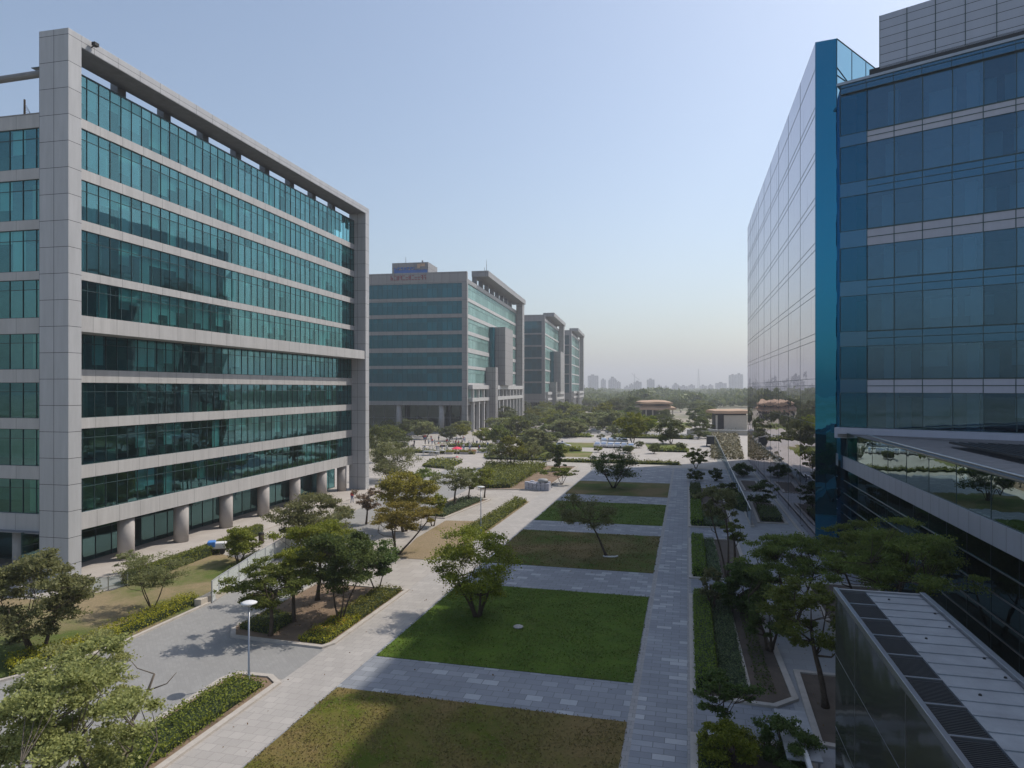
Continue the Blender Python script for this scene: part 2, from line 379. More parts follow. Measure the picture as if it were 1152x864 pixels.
mb = MB(); mb.sheet([(-18.2, 10), (14, 10), (14, 141), (-18.2, 141)], .014)
struct('plaza_floor', mb, M['paver_blue'], 'grey stone pavers between the lawns', 'paving')
mb = MB(); mb.sheet([(-2.45, 10), (0., 10), (0., 139), (-2.45, 139)], .020)
struct('path', mb, M['paver_axis'], 'long straight pedestrian path beside the lawns', 'path')
mb = MB()
for x0, x1 in ((-2.8, -2.45), (0.0, .3)): mb.sheet([(x0, 10), (x1, 10), (x1, 139), (x0, 139)], .024)
struct('path_edging', mb, M['edging'], 'small stone edging strips of the straight path', 'path')
mb = MB(); mb.sheet([(-21.5, 10), (-18.2, 10), (-18.2, 120), (-21.5, 120)], .022)
struct('walkway', mb, M['paver_walk'], 'pale walkway between the lawns and the planting beds', 'path')
mb = MB()
road = [(-70, 10), (-24.5, 10), (-24.5, 33.2), (-21.5, 33.2), (-21.5, 37.6), (-29, 39), (-29.4, 50), (-31, 59.6), (-33.2, 71), (-33.5, 100), (-36, 130), (-46, 130), (-45, 100), (-41.5, 78), (-38.6, 61.4), (-37.2, 55.6), (-36.7, 52), (-35.7, 48.5), (-35.2, 46), (-34.4, 43.8), (-34.2, 33.9), (-36.2, 29), (-42, 26.2), (-70, 22)]
mb.sheet(road, .018)
struct('road', mb, M['asphalt'], 'grey sett-paved service road curving past the left building', 'road')
# lawns of the plaza
lawns = [(-18.1, -2.8, 9, 33.0, 'lawn_front', 'worn green and brown lawn nearest the viewer'),
         (-18.0, -2.85, 37.5, 53.2, 'lawn', 'bright green lawn around the single dark-trunked tree'),
         (-18.0, -2.85, 60.2, 75.2, 'lawn_mix', 'patchy lawn under the leaning tree'),
         (-18.0, -2.8, 81.1, 95.8, 'lawn', 'narrow green lawn beyond the leaning tree'),
         (-18.0, -2.8, 102.5, 117.5, 'lawn_mix', 'brownish lawn under the dark bushy tree')]
for x0, x1, y0, y1, mt, lb in lawns:
    mb = MB(); mb.box(x0, x1, y0, y1, 0, .05); struct('lawn', mb, M[mt], lb, 'lawn')
mb = MB(); mb.prism([(-26.6, 59.6), (-23.0, 59.8), (-21.6, 69.5), (-21.6, 94), (-23.9, 94.5), (-24.6, 78.5), (-28.3, 78), (-28.0, 68)], 0, .04)
struct('dry_lawn', mb, M['lawn_dry'], 'sun-bleached dry lawn beside the tall thin trees', 'lawn')
mb = MB(); mb.prism([(-43.9, 44.4), (-45.2, 57.5), (-39.5, 55.0), (-37.3, 52), (-36.2, 48.5), (-35.6, 46), (-34.8, 43.4), (-34.7, 34.2), (-36.6, 29.5), (-42.5, 26.8), (-60, 24), (-60, 40), (-47, 41)], 0, .07)
struct('lawn', mb, M['lawn_left'], 'curved lawn at the foot of the left building', 'lawn')
# planting beds
beds = [[(-24.5, 12), (-21.6, 12), (-21.6, 32.5), (-22.4, 33.1), (-24.2, 33.0), (-24.5, 32.3)],
        [(-29.2, 39.6), (-28.2, 38.2), (-21.9, 38.0), (-21.6, 38.6), (-21.6, 50), (-29.2, 50.2)],
        [(-33.0, 79.4), (-29.1, 79.4), (-27.6, 93.6), (-32.6, 93.6)],
        [(-40.5, 135), (-27.6, 138), (-22, 138), (-22, 104.8), (-26.5, 104.6), (-31.6, 103)],
        [(.45, 37.2), (.9, 36.8), (4.2, 36.6), (5.2, 37.6), (5.0, 46), (4.7, 54.6), (.45, 54.3)],
        [(.45, 59.6), (4.9, 59.8), (4.8, 75.2), (.45, 74.7)],
        [(.45, 16), (4.9, 16), (4.9, 32.3), (.45, 32.3)],
        [(.45, 81.6), (4.9, 81.8), (4.9, 113), (.45, 113)],
        [(8.4, 86), (11.2, 86), (11.2, 101), (8.8, 101)], [(8.9, 112), (11.2, 112), (11.2, 124), (8.9, 124)],
        [(5.9, 33.2), (8.0, 33.0), (8.2, 41), (6.1, 41)],
        [(9.5, 34), (14.6, 34), (14.6, 60), (9.5, 60)]]
nm = ['beside the lamp post', 'under the paired dark trees', 'with the two pale trees', 'before the far plaza', 'with the long clipped hedge', 'with the forked thin tree',
      'nearest on the right', 'far along the path', 'inside the glass fence', 'at the far end of the glass fence', 'at the leaning trunk', 'along the podium glass']
for i, pl in enumerate(beds):
    mb = MB(); mb.prism(pl, 0, .06); struct('planting_bed', mb, M['soil' if pl[0][0] < 0 else 'soil_dark'], 'bare soil planting bed '+nm[i], 'planting bed')
    # kerb ring
    k = len(pl); ar = sum(pl[a][0]*pl[(a+1) % k][1]-pl[(a+1) % k][0]*pl[a][1] for a in range(k))
    if ar < 0: pl = pl[::-1]
    kb = MB(); outer = []
    for a in range(k):
        p0, p1, p2 = Vector(pl[a-1]), Vector(pl[a]), Vector(pl[(a+1) % k])
        d1 = (p1-p0).normalized(); d2 = (p2-p1).normalized(); n1 = Vector((d1.y, -d1.x)); n2 = Vector((d2.y, -d2.x))
        nn = (n1+n2); nn = nn.normalized()/max(.5, (nn.normalized()).dot(n1)); outer.append(p1+nn*.32)
    for a in range(k):
        b = (a+1) % k; kb.prism([tuple(pl[a]), tuple(pl[b]), tuple(outer[b]), tuple(outer[a])], 0, .14)
    struct('kerb', kb, M['kerb'], 'low stone kerb of the bed '+nm[i], 'kerb')
def kerbline(pts, w, h, label, mat='kerb', name='kerb'):
    kb = MB(); P = [Vector(p) for p in pts]; offs = []
    for a in range(len(P)):
        d = (P[min(a+1, len(P)-1)]-P[max(a-1, 0)]).normalized(); offs.append(P[a]+Vector((-d.y, d.x))*w)
    for a in range(len(P)-1): kb.prism([tuple(P[a]), tuple(P[a+1]), tuple(offs[a+1]), tuple(offs[a])], 0, h)
    return struct(name, kb, M[mat], label, 'kerb')
kerbline([(-70, 22), (-42, 26.2), (-36.2, 29), (-34.6, 32), (-34.2, 35), (-34.3, 43.6)], .25, .14, 'curving kerb between the left lawn and the road')
kerbline([(12.3, 76), (12.3, 150)], .25, .16, 'straight kerb along the foot of the mirror wall')
kerbline([(3.3, 37.5), (3.15, 46), (3.0, 54)], .55, .16, 'stone strip between groundcover and soil in the hedge bed')
kerbline([(2.9, 60.2), (2.7, 74.6)], .45, .16, 'stone strip in the bed with the forked tree')
# paved lane on the right: grey
mb = MB(); mb.sheet([(5.3, 10), (12.8, 10), (12.8, 76), (12.8, 140), (8.2, 140), (5.2, 80), (5.2, 38)], .019)
struct('lane', mb, M['lane'], 'paved lane below the mirror wall', 'road')
# far plaza bands
def band(y0, y1, xl, xr, z, mat, lb, name):
    mb = MB(); mb.sheet([(xl, y0), (xr, y0), (xr-1, y1), (xl-2, y1)], z); struct(name, mb, M[mat], lb, name.replace('_', ' '))
band(146, 153, -27, -1, .03, 'verge', 'thin grass verge beyond the sunlit plaza', 'verge')
band(184, 200, -46, -24, .03, 'verge', 'grass patch left of the parked cars', 'verge')
band(184, 202, -10, 0, .03, 'verge', 'grass patch right of the parked cars', 'verge')
band(158, 172, -40, -22, .03, 'verge', 'small verge before the far road', 'verge')
band(240, 250, -70, 10, .022, 'asphalt', 'grey cross road beyond the parked cars', 'road')
band(205, 216, -90, 6, .022, 'paver_walk', 'pale cross road behind the car park', 'road')
band(285, 330, -40, 2, .02, 'verge', 'large verge below the pavilion trees', 'verge')
# terrace in front of left building
mb = MB(); mb.prism([(-60, 41.3), (-46.5, 41.3), (-44.9, 44.0), (-45.2, 58), (-46.6, 75), (-47, 103), (-60, 103)], 0, .16)
struct('terrace', mb, M['terrace'], 'raised beige terrace under the left building', 'terrace')

# ------------------------------------------------------------------ facade builder
rnd = random.Random(7)
def facade(par, o, u, w, a0, a1, z0, z1, pane, gm, mm, blind=.5, transom=.26, depth=.12, label=None, bm=None, inner=True, mull=.038, blinds_drop=(.3, 1.)):
    """one ribbon of windows: panes are separate sheets with slight tilt, mullions and blinds below it"""
    n = max(1, int(round((a1-a0)/pane))); pw = (a1-a0)/n
    g_ = MB(); bl = MB(); mu = MB()
    zt = z1-(z1-z0)*transom
    def P(a, b, z): return (o[0]+u[0]*a+w[0]*b, o[1]+u[1]*a+w[1]*b, z)
    flip = (u[0]*w[1]-u[1]*w[0]) > 0
    for i in range(n):
        A, B = a0+i*pw, a0+(i+1)*pw
        for (za, zb) in ((z0, zt), (zt, z1)):
            j = [rnd.uniform(-.004, .004) for _ in range(4)]
            q = [P(A, j[0], za), P(B, j[1], za), P(B, j[2], zb), P(A, j[3], zb)]
            if flip: q = q[::-1]
            g_.quad(*q)
        mu.obox(o, u, w, A-mull/2, A+mull/2, -.02, depth*.5, z0, z1)
        if rnd.random() < blind:
            dz = (z1-z0)*rnd.choice((.45, .6, .7, .85, .97)) if rnd.random() < .9 else (z1-z0)*.3
            bl.obox(o, u, w, A+.03, B-.03, -.26, -.24, z1-dz, z1)
    mu.obox(o, u, w, a1-mull/2, a1+mull/2, -.02, depth*.5, z0, z1)
    if transom > 0: mu.obox(o, u, w, a0, a1, -.015, depth*.4, zt-.025, zt+.025)
    mu.obox(o, u, w, a0, a1, -.017, depth*.45, z0, z0+.05); mu.obox(o, u, w, a0, a1, -.017, depth*.45, z1-.05, z1)
    wi = g_.build('window_band', gm, par)
    mu.build('mullions', mm, wi)
    if bl.v: bl.build('blinds', bm or M['blind'], wi)
    return wi
def spandrel(par, o, u, w, a0, a1, z0, z1, out, mat, back=.3, name='spandrel'):
    s = MB(); s.obox(o, u, w, a0, a1, -back, out, z0, z1); return s.build(name, mat, par)

# ------------------------------------------------------------------ left office block
c0 = W(53.7, -34.9)
yawA = R(14.4-12.7)
b1 = thing('office_building', 'large grey framed office block with teal window ribbons nearest on the left', 'office building', (c0[0], c0[1], 0), yawA)
Lf, Yf, FX = 55.8, 54.5, -2.0
s = MB(); s.box(-2.8, 0, 0, 1.25, 0, 44.4); s.build('frame_pier', M['cladfin'], b1, bevel=.02)
s = MB(); s.box(-2.8, 0, Yf, Lf, 0, 43.448); s.build('frame_pier', M['cladfin'], b1, bevel=.02)
s = MB(); s.box(-2.8, 0, 1.252, Lf, 43.45, 44.4); fb = s.build('frame_beam', M['clad'], b1, bevel=.02)
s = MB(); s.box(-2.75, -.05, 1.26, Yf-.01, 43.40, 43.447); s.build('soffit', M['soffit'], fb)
for k in range(8):
    y = 8.0+k*5.85; s = MB(); s.box(-3.6, -2.82, y, y+1.0, 42.36, 44.0); s.build('roof_post', M['soffit'], b1)
gz = [(38.6, 42.3), (34.4, 37.8), (30.1, 33.5), (25.8, 29.3), (21.9, 25.1), (17.6, 20.6), (13.5, 16.5), (9.5, 12.6), (5.5, 8.4)]
bp = [.75, .8, .8, .8, .85, .40, .30, .32, .2]
oS, uS, wS = (FX, 0), (0, 1), (1, 0)
oF, uF, wF = (-2.8, 2.3), (-1, 0), (0, -1)
for i, (z0, z1) in enumerate(gz):
    ext = -.45 if i >= 5 else 0
    facade(b1, (FX+ext, 0), uS, wS, 1.3, Yf, z0, z1, 1.25, M['glass'], M['mullion'], bp[i])
    if i > 0: facade(b1, oF, uF, wF, 0, 26, z0, z1, 1.35, M['glass'], M['mullion'], bp[i]*.6)
for i in range(len(gz)-1):
    zt, zb = gz[i][0], gz[i+1][1]
    if i == 4:
        s = MB(); s.box(-2.7, -.12, 1.26, Yf-.01, 20.6, 21.9); s.build('ledge', M['spandrel'], b1)
    else:
        o_ = (FX-(.45 if i >= 5 else 0), 0)
        spandrel(b1, o_, uS, wS, 1.26, Yf-.01, zb, zt, .16, M['spandrel'])
    spandrel(b1, oF, uF, wF, .0, 26, zb, zt if i else 38.9, .14, M['spandrel'])
spandrel(b1, (FX-.45, 0), uS, wS, 1.26, Yf-.01, 4.1, 5.5, .30, M['spandrel'])
spandrel(b1, oF, uF, wF, 0, 26, 4.1, 5.5, .2, M['spandrel'])
s = MB(); s.box(-5.0, -1.92, 1.3, Yf-.02, 42.3, 42.36); s.build('parapet', M['mullion'], b1)
# slabs + interior core
s = MB()
for i, (z0, z1) in enumerate(gz):
    s.box(-26 if i else -5.0, -2.75, 2.6, Yf-.3, z0-.5, z0-.05)
s.box(-26, -2.75, 2.6, Yf-.3, 37.9, 38.1)
s.box(-5.0, -2.4, 2.6, Yf-.3, 42.05, 42.25)
s.build('floor_slabs', M['slab'], b1)
s = MB(); s.box(-24, -7.5, 8, Yf-1, .16, 38.7); s.build('core', M['interior'], b1)
s = MB(); s.box(-5.0, -4.8, 2.4, Yf-1, 38.6, 42.2); s.build('inner_wall', M['interior'], b1)
s = MB(); s.box(-28.8, -5.02, 2.3, Lf, 38.9, 39.1); s.build('roof', M['roof'], b1)
s = MB(); s.box(-28.8, -26, 2.3, Lf, 4.1, 38.9); s.box(-26, -2.9, Yf-.2, Lf-.1, 4.1, 38.9); s.build('rear_wall', M['clad'], b1)
# interior partitions and furniture silhouettes seen through glass
s = MB()
for i, (z0, z1) in enumerate(gz[1:]):
    for k in range(26):
        y = 3+k*2+rnd.random()
        if rnd.random() < .5: s.box(-6.4-rnd.random(), -4.2, y, y+.12, z0, z1)
        else: s.box(-4.6, -3.4, y, y+.9, z0, z0+.6+rnd.random()*.5)
s.build('office_partitions', M['cream'], b1)
for k in range(6):
    s = MB(); s.lathe([(.72, .16), (.72, 4.1)], 28, (-3.1, 9.3+7.4*k, 0)); s.build('column', M['column'], b1, True)
s = MB(); s.lathe([(.72, .16), (.72, 4.1)], 28, (-3.1, 52.6, 0)); s.build('column', M['column'], b1, True)
for k in range(2):
    s = MB(); s.lathe([(.75, .16), (.75, 4.1)], 28, (-8.2-7.4*k, 3.4, 0)); s.build('column', M['column'], b1, True)
facade(b1, (-6.0, 0), uS, wS, 1.3, Lf, .16, 4.1, 1.9, M['gglass'], M['mullion'], .1, transom=.3)
facade(b1, (-6.0, 7.0), uF, wF, 0, 20, .16, 4.1, 1.9, M['gglass'], M['mullion'], .1, transom=.3)
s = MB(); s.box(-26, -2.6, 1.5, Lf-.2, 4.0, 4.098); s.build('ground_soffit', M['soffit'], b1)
s = MB(); s.tube([(-2.8, 1.0, 41.6), (-30, 1.0, 41.0)], [.28, .28], 12); s.build('tie_beam', M['soffit'], b1)
# roof gear
t = thing('roof_antenna', 'spindly aerial frame on the roof left of the tall grey pier', 'antenna', (0, 0, 39.1)); 
p_ = Vector((c0[0], c0[1], 0))
def loc1(x, y): return (c0[0]+x*math.cos(yawA)-y*math.sin(yawA), c0[1]+x*math.sin(yawA)+y*math.cos(yawA))
t.location = (*loc1(-9.8, 5), 39.1)
s = MB(); s.tube([(0, 0, 0), (0, 0, 2.6)], [.1, .08], 8); s.build('mast', M['bark'], t)
s = MB(); s.tube([(-4.5, 0, 1.9), (-1.5, 0, .4), (0, 0, .2)], [.06]*3, 6); s.tube([(-4.5, 0, 1.2), (-2.5, 0, .2)], [.06]*2, 6)
for a in range(7): s.tube([(0, 0, 2.3-a*.25), (.4+.1*a, .1, 1.6-a*.15), (.7+.08*a, 0, .1)], [.02]*3, 5)
s.build('aerial_arm', M['steel'], t)
t = thing('floodlight', 'small black floodlight on the edge of the grey top beam', 'floodlight', (*loc1(.1, 2.2), 43.9))
s = MB(); s.tube([(-.1, 0, 0), (.25, 0, .1)], [.05, .05], 6); s.build('bracket', M['black'], t)
s = MB(); s.box(.1, .45, -.2, .25, .05, .35); s.build('lamp_housing', M['black'], t, bevel=.03)

# ------------------------------------------------------------------ far office blocks
def far_block(label, dl, yaw, wid, length, bands, frame_z, base, cols, pane, mid_pier, parapet_top, seedv):
    x, y = W(*dl)
    b = thing('office_building', label, 'office building', (x, y, 0), yaw)
    # front face: along -x at y=0, facing -y ; side face: along +y at x=0, facing +x
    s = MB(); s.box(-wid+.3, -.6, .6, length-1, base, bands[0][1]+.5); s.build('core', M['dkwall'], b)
    u1, w1, u2, w2 = (-1, 0), (0, -1), (0, 1), (1, 0)
    for (z0, z1) in bands:
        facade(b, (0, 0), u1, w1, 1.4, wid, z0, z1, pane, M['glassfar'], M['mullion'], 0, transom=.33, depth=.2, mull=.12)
        facade(b, (0, 0), u2, w2, 1.0, length-6, z0, z1, pane, M['glassfar_sunlit'], M['mullion'], 0, transom=.33, depth=.2, mull=.1)
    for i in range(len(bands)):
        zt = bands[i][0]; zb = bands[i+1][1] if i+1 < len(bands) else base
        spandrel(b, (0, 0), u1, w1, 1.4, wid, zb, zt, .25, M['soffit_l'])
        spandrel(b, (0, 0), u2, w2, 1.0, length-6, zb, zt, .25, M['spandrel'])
    s = MB(); s.box(-wid, 0.3, -.35, 1.2, bands[0][1], parapet_top); s.box(-.3, .3, 1.2, length-5, bands[0][1], bands[0][1]+1.6); s.build('parapet', M['soffit_l'], b)
    s = MB(); s.box(-1.5, .4, -.4, 1.1, 0, bands[0][1]-.004); s.build('corner_pier', M['soffit_l'], b)
    # big frame at the far end of the side
    s = MB(); s.box(.3, 3.5, length-5.9, length, 0, frame_z-2.2); s.build('frame_pier', M['soffit_l'], b)
    s = MB(); s.box(-2.5, 4.2, length*.17, length, frame_z-2.2+.004, frame_z); s.build('frame_beam', M['soffit_l'], b)
    s = MB()
    for k in range(8): s.box(-2.6, -.9, length*(.18+.1*k), length*(.18+.1*k)+1.6, bands[0][1]+.6, frame_z-2.2)
    s.build('roof_posts', M['soffit'], b)
    # podium colonnade
    for k in range(cols):
        s = MB(); s.lathe([(1.0, 0), (1.0, base)], 16, (-9.5-k*wid/cols*1.05, 1.2, 0)); s.build('column', M['column'], b, True)
    s = MB()
    s.box(-wid, -4, 6, 6.3, 0, base); s.build('lobby_glazing', M['lobby'], b)
    s = MB()
    for k in range(14): s.box(-wid+3+k*wid/14.5, -wid+3.2+k*wid/14.5, 5.85, 5.99, 0, base)
    s.box(-wid, -4, 5.8, 5.84, base*.5, base*.5+.2); s.build('lobby_mullions', M['soffit'], b)
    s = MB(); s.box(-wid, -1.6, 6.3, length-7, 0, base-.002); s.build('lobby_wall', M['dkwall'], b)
    # side colonnade with two tiers, standing proud
    y0 = length*.34; z1_ = base*1.13; z2 = base*1.75
    s = MB(); s.box(.3, 1.9, 2, y0-.01, z1_, z1_+1.3); s.box(.3, 1.9, 2, y0-.01, z2-1.6, z2); s.box(.3, 4.0, y0, length-6, z1_, z1_+1.5); s.box(.3, 4.0, y0, length-6, z2-1.7, z2); s.build('podium_beams', M['spandrel'], b)
    for k in range(8):
        yy = y0+5+k*(length-11-y0)/7.2
        s = MB(); s.box(2.6, 3.8, yy, yy+1.3, 0, z1_-.01); s.build('pier', M['spandrel'], b)
        s = MB(); s.box(2.6, 3.7, yy, yy+1.1, z1_+1.51, z2-1.71); s.build('pier', M['spandrel'], b)
    for k in range(4):
        yy = 5+k*y0/4.2
        s = MB(); s.box(.5, 1.6, yy, yy+1.1, 0, z1_-.01); s.build('pier', M['spandrel'], b)
        s = MB(); s.box(.5, 1.5, yy, yy+.9, z1_+1.31, z2-1.61); s.build('pier', M['spandrel'], b)
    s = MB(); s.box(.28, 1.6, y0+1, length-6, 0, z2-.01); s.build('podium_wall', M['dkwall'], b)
    if mid_pier:
        s = MB(); s.box(.28, 4.3, length*.29, length*.29+5, 0, z2*1.42); s.build('tall_pier', M['soffit_l'], b)
        s = MB(); s.box(.28, 6.0, length*.40, length*.40+18, z2+.01, bands[2][0]+5); s.build('stair_tower', M['soffit_l'], b)
        s = MB(); s.box(.29, 1.7, length*.40-5, length*.40-.01, z2+.01, bands[2][0]+4.6); s.build('blue_bay', M['glassfar'], b)
    return b
M['soffit_l'] = panel_mat('dark_grey_shade_cladding', (.26, .25, .25), px=3, py=3, pz=3.2, w=.08, streak=.1)
M['soffit_l'] = panel_mat('dark_grey_shade_cladding', (.26, .25, .25), px=3, py=3, pz=3.2, w=.08, streak=.1)  # dark grey, with the shade on piers and stair tower put in
yB = R(14.4-10.26)
bandsB = [(48.9, 54.1), (43.0, 47.7), (36.9, 41.6), (30.7, 35.6), (24.3, 29.1), (18.0, 23.2), (11.4, 16.8)]
B2 = far_block('second office block on the left with a rooftop sign and blue green glass', (246, -16.5), yB, 62, 109, bandsB, 61.5, 9.9, 4, 1.9, True, 58.2, 1)
bandsC = [(48.0, 54.8), (41.0, 47.1), (34.0, 40.1), (27.0, 33.1), (20.0, 26.1), (13.0, 19.1)]
far_block('third office block seen partly behind the second one', (393, 18.6), yB, 45, 80, bandsC, 61, 8, 3, 3.0, True, 58.5, 2)
far_block('farthest office block of the left row, a narrow dark slab', (497, 43.0), yB, 40, 78, bandsC, 61, 8, 3, 4.0, False, 58.5, 3)
# rooftop box with sign on the second block
s = MB(); s.box(-29.5, -15.5, 4, 16, 58.2, 62.8); rb = s.build('rooftop_box', M['soffit_l'], B2)
def glyphs(x0, z0, h, wd, n, y, seed):
    r_ = random.Random(seed); g_ = MB(); x = x0
    for i in range(n):
        st = r_.choice('abcdef'); t_ = wd*.22
        if st in 'abd': g_.box(x, x+t_, y-.15, y, z0, z0+h)
        if st in 'acf': g_.box(x, x+wd*.7, y-.15, y, z0+h-t_, z0+h)
        if st in 'bce': g_.box(x, x+wd*.7, y-.16, y-.01, z0, z0+t_)
        if st in 'adef': g_.box(x, x+wd*.7, y-.17, y-.02, z0+h*.45, z0+h*.45+t_)
        if st in 'bdf': g_.box(x+wd*.5, x+wd*.72, y-.18, y-.03, z0, z0+h*r_.choice((1, .6)))
        x += wd
    return g_
sg = MB(); sg.box(-28.6, -15.8, 3.7, 3.95, 58.6, 60.0); sg.build('sign_strip', M['bluesign'], B2)
glyphs(-28.6, 60.02, 1.1, 1.25, 10, 3.95, 4).build('sign_letters', M['bluesign'], B2)
glyphs(-28.4, 55.6, 1.7, 1.15, 12, -.36, 9).build('sign_letters', M['redsign'], B2)
s = MB(); s.box(-20.6, -15.8, 3.6, 3.69, 60.1, 62.6); s.build('logo_panel', M['soffit'], B2)
s = MB(); s.box(-19.6, -18.4, 3.5, 3.59, 60.6, 62.2); s.box(-18.3, -16.6, 3.5, 3.59, 61.2, 62.3); s.build('logo_mark', M['tan'], B2)
s = MB(); s.tube([(-24.5, 5, 62.8), (-24.5, 5, 65.2)], [.1, .06], 6); s.tube([(-18, 5, 62.8), (-18, 5, 63.6)], [.35, .3], 8); s.build('rooftop_mast', M['soffit'], B2)
s = MB(); s.tube([(2, 25, 61.5), (2, 25, 67)], [.14, .05], 6); s.tube([(1.2, 25, 61.5), (1.2, 25, 64)], [.1, .06], 6); s.build('lightning_mast', M['soffit'], B2)

# ------------------------------------------------------------------ right office block
b3 = thing('glass_office_building', 'tall mirror glass office block with a sharp teal edge on the right', 'office building')
MX, MY0 = 12.9, 76.6
# mirror wall, gently curved at the far end
path = [(MX, MY0)]+[(MX, MY0+9.8*k) for k in range(1, 7)]
for k in range(1, 7): path.append((MX+.006*k*k, MY0+58.8+4.4*k))
zl = [0, 7.0, 11.6, 12.3, 16.3, 17.0, 20.95, 21.7, 25.7, 26.45, 30.4, 31.15, 35.1, 35.85, 39.8, 40.55, 44.5, 45.25, 49.2, 52.0]
s = MB(); ln = MB()
for i in range(len(path)-1):
    a, b = Vector(path[i]), Vector(path[i+1]); n = 4 if i < 6 else 2
    for k in range(n):
        A = a.lerp(b, k/n); B = a.lerp(b, (k+1)/n)
        for j in range(len(zl)-1):
            q = [rnd.uniform(-.0035, .0035) for _ in range(4)]
            s.quad((A.x+q[0], A.y, zl[j]), (A.x+q[1], A.y, zl[j+1]), (B.x+q[2], B.y, zl[j+1]), (B.x+q[3], B.y, zl[j]))
    d = (b-a).normalized(); w_ = (-d.y, d.x)
    for z in zl[1:-1]:
        if z > 12: ln.obox(tuple(a), tuple(d), w_, 0, (b-a).length, .006, .02, z-.022, z+.022)
    ln.obox(tuple(a), tuple(d), w_, -.02, .02, .006, .02, 0, 52)
mw = s.build('mirror_wall', M['mirror'], b3); ln.build('joint_lines', M['mullion'], mw)
# inner face & coping of the screen wall
s = MB(); P2 = [(p[0]+.35, p[1]) for p in path]
s.prism([(p[0]+.04, p[1]+.02) for p in path]+P2[::-1], 0, 51.95); s.build('screen_back', M['rspan_dark'], mw)
# teal edge strip
o_, u_ = Vector((MX, MY0)), Vector((14.9-MX, -.3)); le = u_.length; u_.normalize(); w_ = (u_.y, -u_.x)
s = MB()
for j in range(11):
    for k in range(2):
        a, b = le*k/2, le*(k+1)/2; z0, z1 = 52*j/11, 52*(j+1)/11
        A, B = o_+u_*a, o_+u_*b; q = [rnd.uniform(-.004, .004) for _ in range(4)]
        s.quad((A.x, A.y+q[0], z0), (B.x, B.y+q[1], z0), (B.x, B.y+q[2], z1), (A.x, A.y+q[3], z1))
s.build('edge_strip', M['strip'], b3)
s = MB(); s.quad((14.56, 72.85, 0), (14.9, 76.3, 0), (14.9, 76.3, 45.6), (14.56, 72.85, 45.6)); s.prism([(14.57, 72.9), (14.9, 76.29), (16, 76.29), (16, 72.9)], 0, 45.3); s.build('recess_wall', M['rspan_dark'], b3)
# glass return above roof
s = MB(); A, B = Vector((14.9, 76.3)), Vector((21.05, 85.3))
s.quad((A.x, A.y, 44.9), (B.x, B.y, 44.9), (B.x, B.y, 52), (A.x, A.y, 52)); gp = s.build('glass_parapet', M['parglass'], b3)
s = MB()
for z in (48.2, 51.95): s.tube([(A.x, A.y, z), (B.x, B.y, z)], [.06, .06], 6)
for k in range(4): c = A.lerp(B, k/3); s.tube([(c.x, c.y, 44.9), (c.x, c.y, 52)], [.04, .04], 6)
s.tube([(A.x, A.y, 49), (B.x, B.y, 46)], [.06, .06], 6)
s.build('parapet_frame', M['mullion'], gp)
# main face
A0 = Vector((14.53, 72.9)); um = Vector((.9067, -.4228)).normalized(); wm = (um.y, -um.x)
A0t, umt = tuple(A0), tuple(um)
ML = 44
rb_ = [(44.75, 45.7), (40.7, 44.6), (36.0, 39.6), (31.3, 34.7), (26.4, 29.7), (21.5, 25.0), (16.9, 20.1), (12.2, 15.6)]
for i, (z0, z1) in enumerate(rb_):
    if i == 0:
        facade(b3, A0t, umt, wm, 0, ML, z0, z1, 2.3, M['rspan_dark'], M['mullion'], 0, transom=.35, depth=.16)
    else:
        facade(b3, A0t, umt, wm, 2.4, ML, z0, z1, 2.3, M['rglass'], M['mullion'], 0, transom=0, depth=.16, mull=.07)
        facade(b3, A0t, umt, wm, 0, 2.4, z0, z1, 2.4, M['rglass_dark'], M['mullion'], 0, transom=0, depth=.16, mull=.07)
sp = [(39.6, 40.7, 1), (34.7, 36.0, 0), (29.7, 31.3, 1), (25.0, 26.4, 0), (20.1, 21.5, 0), (15.6, 16.9, 1)]
for z0, z1, li in sp:
    zm = (z0+z1)/2
    x = spandrel(b3, A0t, umt, wm, 2.4, ML, z0, z1, .03, M['rspan_light' if li else 'rspan_dark'])
    s = MB(); s.obox(A0t, umt, wm, 2.4, ML, .031, .06, zm-.035, zm+.035); s.obox(A0t, umt, wm, 2.4, ML, .031, .06, z1-.07, z1)
    for k in range(18): s.obox(A0t, umt, wm, 2.4+2.3*k-.035, 2.4+2.3*k+.035, .031, .055, z0, z1)
    s.build('joint_lines', M['mullion'], x)
    spandrel(b3, A0t, umt, wm, 0, 2.4, z0, z1, .03, M['rspan_dark'])
spandrel(b3, A0t, umt, wm, -.3, ML, 11.2, 12.2, .9, M['rspan_light'], name='ledge')
s = MB(); s.obox(A0t, umt, wm, -.3, ML, -1.2, .1, 45.7, 45.95); s.build('coping', M['steel'], b3)
s = MB(); s.obox(A0t, umt, wm, 2.4, ML, -1.6, -.9, 45.95, 46.9); s.build('roof_recess', M['louvre'], b3)
s = MB(); s.obox(A0t, umt, wm, 3.3, ML, -9, -.9, 46.7, 51.8); ph = s.build('penthouse', M['pclad'], b3)
s = MB()
for k in range(20): s.obox(A0t, umt, wm, 3.3+2.3*k-.03, 3.3+2.3*k+.03, -.89, -.86, 46.75, 51.8)
s.build('joint_lines', M['mullion'], ph)
